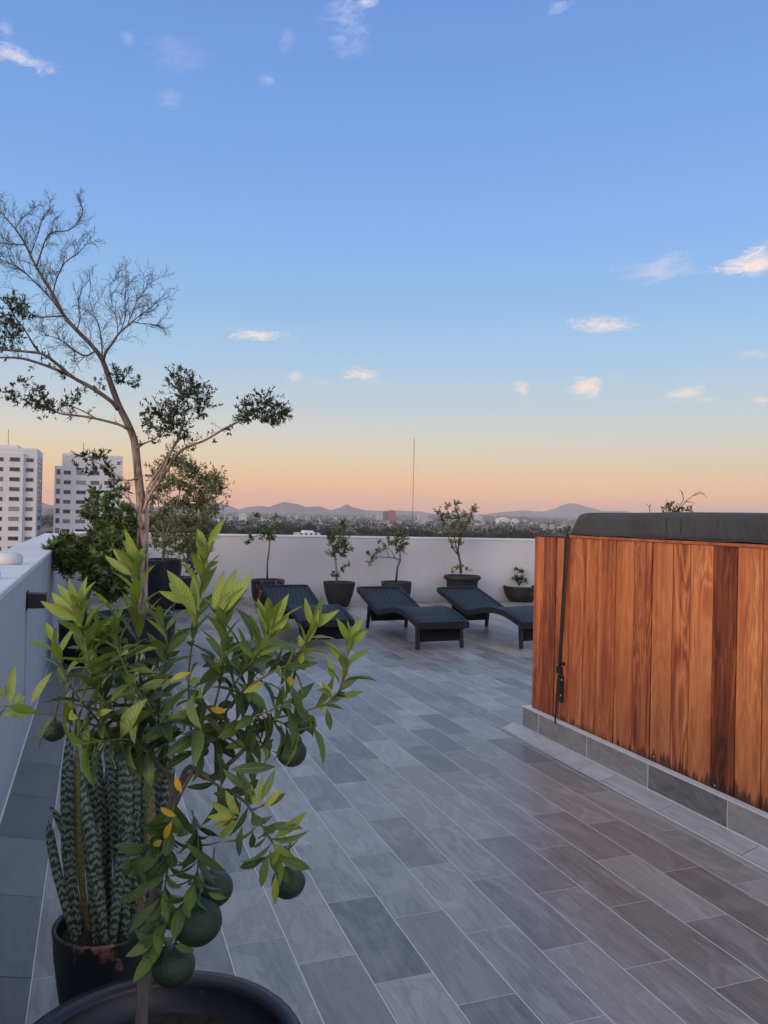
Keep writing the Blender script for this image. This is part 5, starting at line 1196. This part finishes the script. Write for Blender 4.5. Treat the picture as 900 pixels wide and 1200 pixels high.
# ---- the two white apartment towers
MTW = simple('tower_render', (.66, .665, .70), .7, .05, .15)
MTS = simple('tower_side_render', (.60, .60, .64), .7, .05, .15)
def mat_glass():
    m, s, b = new_mat('dark_window_glass')
    r = s.n('ShaderNodeObjectInfo').outputs['Random']
    s.set(b.inputs['Base Color'], s.ramp(r, [(0, (.012, .014, .018)), (.55, (.03, .032, .036)), (.72, (.12, .12, .12)), (.9, (.26, .25, .24)), (1, (.34, .33, .31))])); b.inputs['Roughness'].default_value = .15
    return m
MGL = mat_glass(); MFR = simple('window_frame', (.16, .165, .17), .5, .1, 1)
def tower(name, label, corner_px, d, side_px, d2, face_left, wmain, top_y, cols, side_cols, rowy0, dy, nrow, pent=None, side_top=None, mast=None):
    c0 = P(corner_px, 607, d); c1 = P(side_px, 607, d2)
    s_ = V((c1.x-c0.x, c1.y-c0.y, 0)); ls = s_.length; s_.normalize()
    f_ = V((-s_.y, s_.x, 0)) if face_left else V((s_.y, -s_.x, 0)); f_ *= 1
    if (f_.dot(right) > 0) == face_left: f_ = -f_
    zt = P(corner_px, top_y, d).z; zb = terrain(c0.x, c0.y)-3
    g = V((c0.x, c0.y, 0)); root = thing(name, (c0.x, c0.y, zb+3), label, 'apartment tower')
    m = MB(); m.obox(V((g.x, g.y, zb)), f_*wmain, s_*ls, V((0, 0, zt-zb)))
    ob = m.build('wall', MTW, root); orient(ob)
    m = MB(); rail_ = .35
    for o, a, b_ in ((g-s_*.12, f_*wmain, s_*.35), (g+s_*(ls-.25), f_*wmain, s_*.35)): m.obox(V((o.x, o.y, zt+.003)), a, b_, V((0, 0, .9)))
    for o in (g, g+f_*(wmain-.35)): m.obox(V((o.x, o.y, zt+.003))+s_*.24, f_*.35, s_*(ls-.5), V((0, 0, .9)))
    ob = m.build('roof_parapet', MTW, root); orient(ob)
    if side_top is not None:                            # projecting stair bay on the side
        pass
    # windows: sit in shallow frames on the face; one mesh per size, copied
    protos_ = {}
    def win(o, ax, nrm, w, h):
        key = (round(w, 1), round(h, 1), round(ax.x, 2))
        if key in protos_:
            x_ = protos_[key].copy(); C.objects.link(x_); x_.parent = root; ch = protos_[key].children[0].copy(); C.objects.link(ch); ch.parent = x_
        else:
            m = MB(); z = V((0, 0, 1)); n = nrm
            for a, b_, e in ((V((0, 0, 0)), ax*w, z*.14), (z*(h-.14), ax*w, z*.14), (z*.14, ax*.12, z*(h-.28)), (ax*(w-.12)+z*.14, ax*.12, z*(h-.28)), (ax*(w*.5-.05)+z*.14, ax*.1, z*(h-.28))): m.obox(a-n*.02, b_, n*.10, e)
            x_ = m.build('window', MFR); orient(x_); x_.parent = root
            m = MB(); i = [m.vert(q+n*.015) for q in (ax*.12+z*.14, ax*(w-.12)+z*.14, ax*(w-.12)+z*(h-.14), ax*.12+z*(h-.14))]; m.face(i, 0, False); ch = m.build('pane', MGL); ch.parent = x_; protos_[key] = x_
        x_.location = o-ORG[root.name]
    nf = -s_; ax = f_ if f_.dot(right) > 0 else -f_
    for (p0, p1, hpx, yo) in cols:
        u0 = (P(p0, 607, d)-V((g.x, g.y, 0))).dot(ax); u1 = (P(p1, 607, d)-V((g.x, g.y, 0))).dot(ax)
        for k in range(nrow):
            y = rowy0+k*dy+yo; zz = P((p0+p1)/2, y+hpx/2, d).z
            win(V((g.x, g.y, zz))+ax*u0, ax, nf, u1-u0, hpx*d/F)
    ns = ax if face_left else -ax
    for (t0, t1, hpx, yo) in side_cols:
        for k in range(nrow):
            y = rowy0+k*dy+yo; zz = P(corner_px, y+hpx/2, d).z
            o = V((g.x, g.y, zz))+s_*(ls*t0); win(o, s_, ns, ls*(t1-t0), hpx*d/F)
    if pent:
        for (a, b_, y, dep0) in pent:
            u0 = (P(a, 607, d)-g).dot(ax); u1 = (P(b_, 607, d)-g).dot(ax); m = MB(); z1 = P((a+b_)/2, y, d).z
            m.obox(V((g.x, g.y, zt+.005))+ax*u0+s_*dep0, ax*(u1-u0), s_*(ls-dep0-2), V((0, 0, z1-zt))); ob = m.build('penthouse', MTW, root); orient(ob)
    if mast:
        a, y = mast; p_ = P(a, y, d+4); m = MB(); m.tube([V((p_.x, p_.y, zt)), V((p_.x, p_.y, p_.z))], .09, 5); m.build('antenna', MM, root)
    # vertical pilaster strip where the facade steps
    return root, g, ax, s_, zt, zb, ls
r1 = tower('apartment_tower', 'nearer white apartment tower with a roof antenna, cut by the left photo edge', 42, 226, 48.5, 243, True, 24, 529.5,
           [(11.5, 23, 4.8, -.4), (29.5, 38, 4.5, -.1), (-3, 4.5, 4.8, -.4), (-24, -12, 4.8, -.4)], [(.25, .75, 5.5, -.6)], 539.5, 11.45, 12, [(-20, 19, 521, 3)], None, (10, 503))
g, ax, s_, zt, zb = r1[1:6]
m = MB(); u = (P(27, 607, 226)-g).dot(ax); m.obox(V((g.x, g.y, zb+3))+ax*(u-14)-s_*.9, ax*14, s_*.897, V((0, 0, zt-zb-3.6))); ob = m.build('facade_bay', MTW, r1[0]); orient(ob)
for o in list(r1[0].children):
    if o.name.startswith('window'):
        if (o.location+ORG[r1[0].name]-V((g.x, g.y, 0))).dot(ax) < u-.5 and abs((o.location).dot(s_)) < 1.0: o.location -= s_*.9
r2 = tower('apartment_tower', 'farther white apartment tower half hidden by the shrub foliage', 71.3, 236, 71.6, 252, False, 17.5, 534.6,
           [(73.5, 82, 4.6, -.4), (88.5, 100, 4.6, -.2), (105.5, 116, 4.6, -.2), (122, 131, 4.6, -.2), (65, 69.6, 6.2, -1.2)], [], 554, 11.45, 10, None, None, (98, 519))

g, ax, s_, zt, zb, ls = r2[1:]
z1 = P(67, 546, 236).z
u0 = (P(62.8, 607, 236)-V((g.x, g.y, 0))); u0.z = 0; u0 = u0.dot(ax)
m = MB(); m.obox(V((g.x, g.y, zb))+ax*u0, ax*(-u0-.01), s_*(ls-1), V((0, 0, z1-zb))); ob = m.build('stair_bay', MTW, r2[0]); orient(ob)

# ================================================================ SKY, SUN, AIR
w = bpy.data.worlds.new('World'); sc.world = w; w.use_nodes = True
nt = w.node_tree; nt.nodes.clear(); s = NT(nt)
out = s.n('ShaderNodeOutputWorld'); bg = s.n('ShaderNodeBackground')
gen = s.n('ShaderNodeTexCoord').outputs['Generated']
nv = s.n('ShaderNodeVectorMath', operation='NORMALIZE'); s.set(nv.inputs[0], gen); dv = nv.outputs[0]
dx, dy, dz = s.xyz(dv)
el = s.m('MULTIPLY', s.m('ARCSINE', s.m('MAXIMUM', -1.0, s.m('MINIMUM', 1.0, dz))), 180/pi)
az = s.m('MULTIPLY', s.m('ARCTAN2', dx, dy), 180/pi)
SUN_AZ, SUN_EL = R(-116), R(8)
def skyramp(rows): return s.ramp(s.m('DIVIDE', s.m('ADD', el, 10.0), 100.0), [((e+10)/100, lin(*c)) for e, c in rows])
left_ = skyramp(SKY_L); right_ = skyramp(SKY_R)
col = s.mix(s.mr(az, -8, 46, 0, 1), left_, right_)
# high thin clouds, each a ragged wisp in its own place in the sky
CL = [(297, 391, 46, 9, .95), (425, 440, 27, 14, .95), (345, 442, 11, 9, .45), (378, 448, 22, 3, .25), (612, 455, 11, 11, .6), (688, 457, 27, 14, .95), (712, 380, 52, 13, .75), (768, 316, 48, 22, .33), (880, 308, 42, 18, 1.1), (806, 460, 30, 11, .62), (830, 468, 14, 6, .35), (893, 469, 14, 7, .6), (885, 415, 30, 8, .3), (20, 66, 60, 14, .75), (402, 28, 32, 40, .34), (210, 62, 50, 26, .15), (6, 35, 12, 10, .4), (336, 48, 13, 20, .18), (655, 8, 18, 8, .34), (198, 114, 22, 14, .16), (430, 3, 16, 7, .7), (314, 95, 12, 8, .25), (150, 45, 9, 12, .2), (725, 440, 12, 8, .25)]
cvec = s.comb(az, s.m('ADD', s.m('MULTIPLY', el, 2.6), s.m('MULTIPLY', az, -.35)), 0.0)
wn = s.noise(cvec, .62, 9, .74, 1.9); wob = s.noise(cvec, .30, 3, .5)
wrap = s.m('MULTIPLY', s.m('SUBTRACT', wob, .5), 1.8)
tot = None
for px, py, hw, hh, amp in CL:
    r_ = ray(px, py).normalized(); a0 = math.degrees(math.atan2(r_.x, r_.y)); e0 = math.degrees(math.asin(r_.z))
    k = 180/pi/F*math.cos(math.atan(math.hypot(px-450, py-600)/F))**1.3
    u = s.m('DIVIDE', s.m('SUBTRACT', az, a0), 1.15*hw*k/max(.3, cos(R(e0)))); v_ = s.m('DIVIDE', s.m('SUBTRACT', el, e0), 1.2*hh*k)
    r2_ = s.m('SQRT', s.m('ADD', s.m('MULTIPLY', u, u), s.m('MULTIPLY', v_, v_)))
    mk = s.m('SUBTRACT', 1.0, s.m('ADD', r2_, wrap), None, True)
    d_ = s.m('MULTIPLY', s.mr(s.m('ADD', s.m('MULTIPLY', mk, .62), s.m('MULTIPLY', wn, 1.45)), .90, 1.40, 0, 1), s.m('MULTIPLY', s.mr(mk, 0, .25, 0, 1, True), amp))
    tot = d_ if tot is None else s.m('MAXIMUM', tot, d_)
ccol = s.ramp(s.m('DIVIDE', s.m('ADD', el, 10.0), 100.0), [(.1, lin(255, 220, 185)), (.2, lin(255, 226, 208)), (.30, lin(253, 226, 220)), (.42, lin(225, 228, 245)), (.6, lin(220, 225, 245))])
col = s.mix(s.m('MINIMUM', s.m('MULTIPLY', tot, .95), .93), col, ccol)
# warm after-glow in the west, behind the viewer
gd = s.n('ShaderNodeVectorMath', operation='DOT_PRODUCT'); s.set(gd.inputs[0], dv); gd.inputs[1].default_value = (sin(R(-140)), cos(R(-140)), 0)
gl = s.m('MULTIPLY', s.mr(gd.outputs['Value'], -.15, .8, 0, 1, True), s.m('MULTIPLY', s.mr(el, -4, 2, 0, 1, True), s.mr(el, 8, 55, 1, 0, True)))
col = s.mix(s.m('MULTIPLY', gl, GLOW), col, (1.0, .72, .50), 'ADD')
# soft after-glow round the low sun behind the viewer
sky = s.n('ShaderNodeTexSky', sky_type='NISHITA'); sky.sun_disc = False; sky.sun_elevation = SUN_EL*.45; sky.sun_rotation = SUN_AZ; sky.air_density = 1.3; sky.dust_density = 2.0
bg2 = s.n('ShaderNodeBackground'); s.set(bg2.inputs[0], sky.outputs[0]); bg2.inputs[1].default_value = NISH
s.set(bg.inputs[0], col); bg.inputs[1].default_value = 1.0
ad = s.n('ShaderNodeAddShader'); s.L.new(bg.outputs[0], ad.inputs[0]); s.L.new(bg2.outputs[0], ad.inputs[1]); s.L.new(ad.outputs[0], out.inputs[0])

sl = bpy.data.lights.new('sun', 'SUN'); sl.energy = SUN_E; sl.angle = R(SUN_ANG); sl.color = (1.0, .74, .52)
so = bpy.data.objects.new('sun', sl); C.objects.link(so)
sd = V((sin(SUN_AZ)*cos(SUN_EL), cos(SUN_AZ)*cos(SUN_EL), sin(SUN_EL)))
so.rotation_euler = sd.to_track_quat('Z', 'Y').to_euler(); so.location = (-5, -5, 8)

# air: one box of pale haze round everything
m = MB(); m.box((-11600, -11600, -60), (11600, 11600, 280)); hz = m.build('haze', [])
hm = bpy.data.materials.new('haze_air'); hm.use_nodes = True; hm.node_tree.nodes.clear(); s = NT(hm.node_tree)
o_ = s.n('ShaderNodeOutputMaterial'); pv_ = s.n('ShaderNodeVolumePrincipled'); pv_.inputs['Color'].default_value = (.98, .93, .97, 1); pv_.inputs['Density'].default_value = HAZE; pv_.inputs['Anisotropy'].default_value = .0
s.L.new(pv_.outputs[0], o_.inputs['Volume']); hz.data.materials.append(hm); tag(hz, kind='stuff'); hz['label'] = 'pale evening haze over the city'; hz['category'] = 'haze'

vs = sc.view_settings; sc.display_settings.display_device = 'sRGB'; vs.view_transform = 'Standard'; vs.look = 'None'; vs.exposure = EXPO; vs.gamma = 1; vs.use_curve_mapping = False
cy = sc.cycles; cy.max_bounces = 6; cy.diffuse_bounces = 3; cy.glossy_bounces = 3; cy.transmission_bounces = 3; cy.volume_bounces = 0; cy.transparent_max_bounces = 8
cy.use_denoising = True; cy.use_adaptive_sampling = True; cy.adaptive_threshold = .02; cy.sample_clamp_indirect = 6
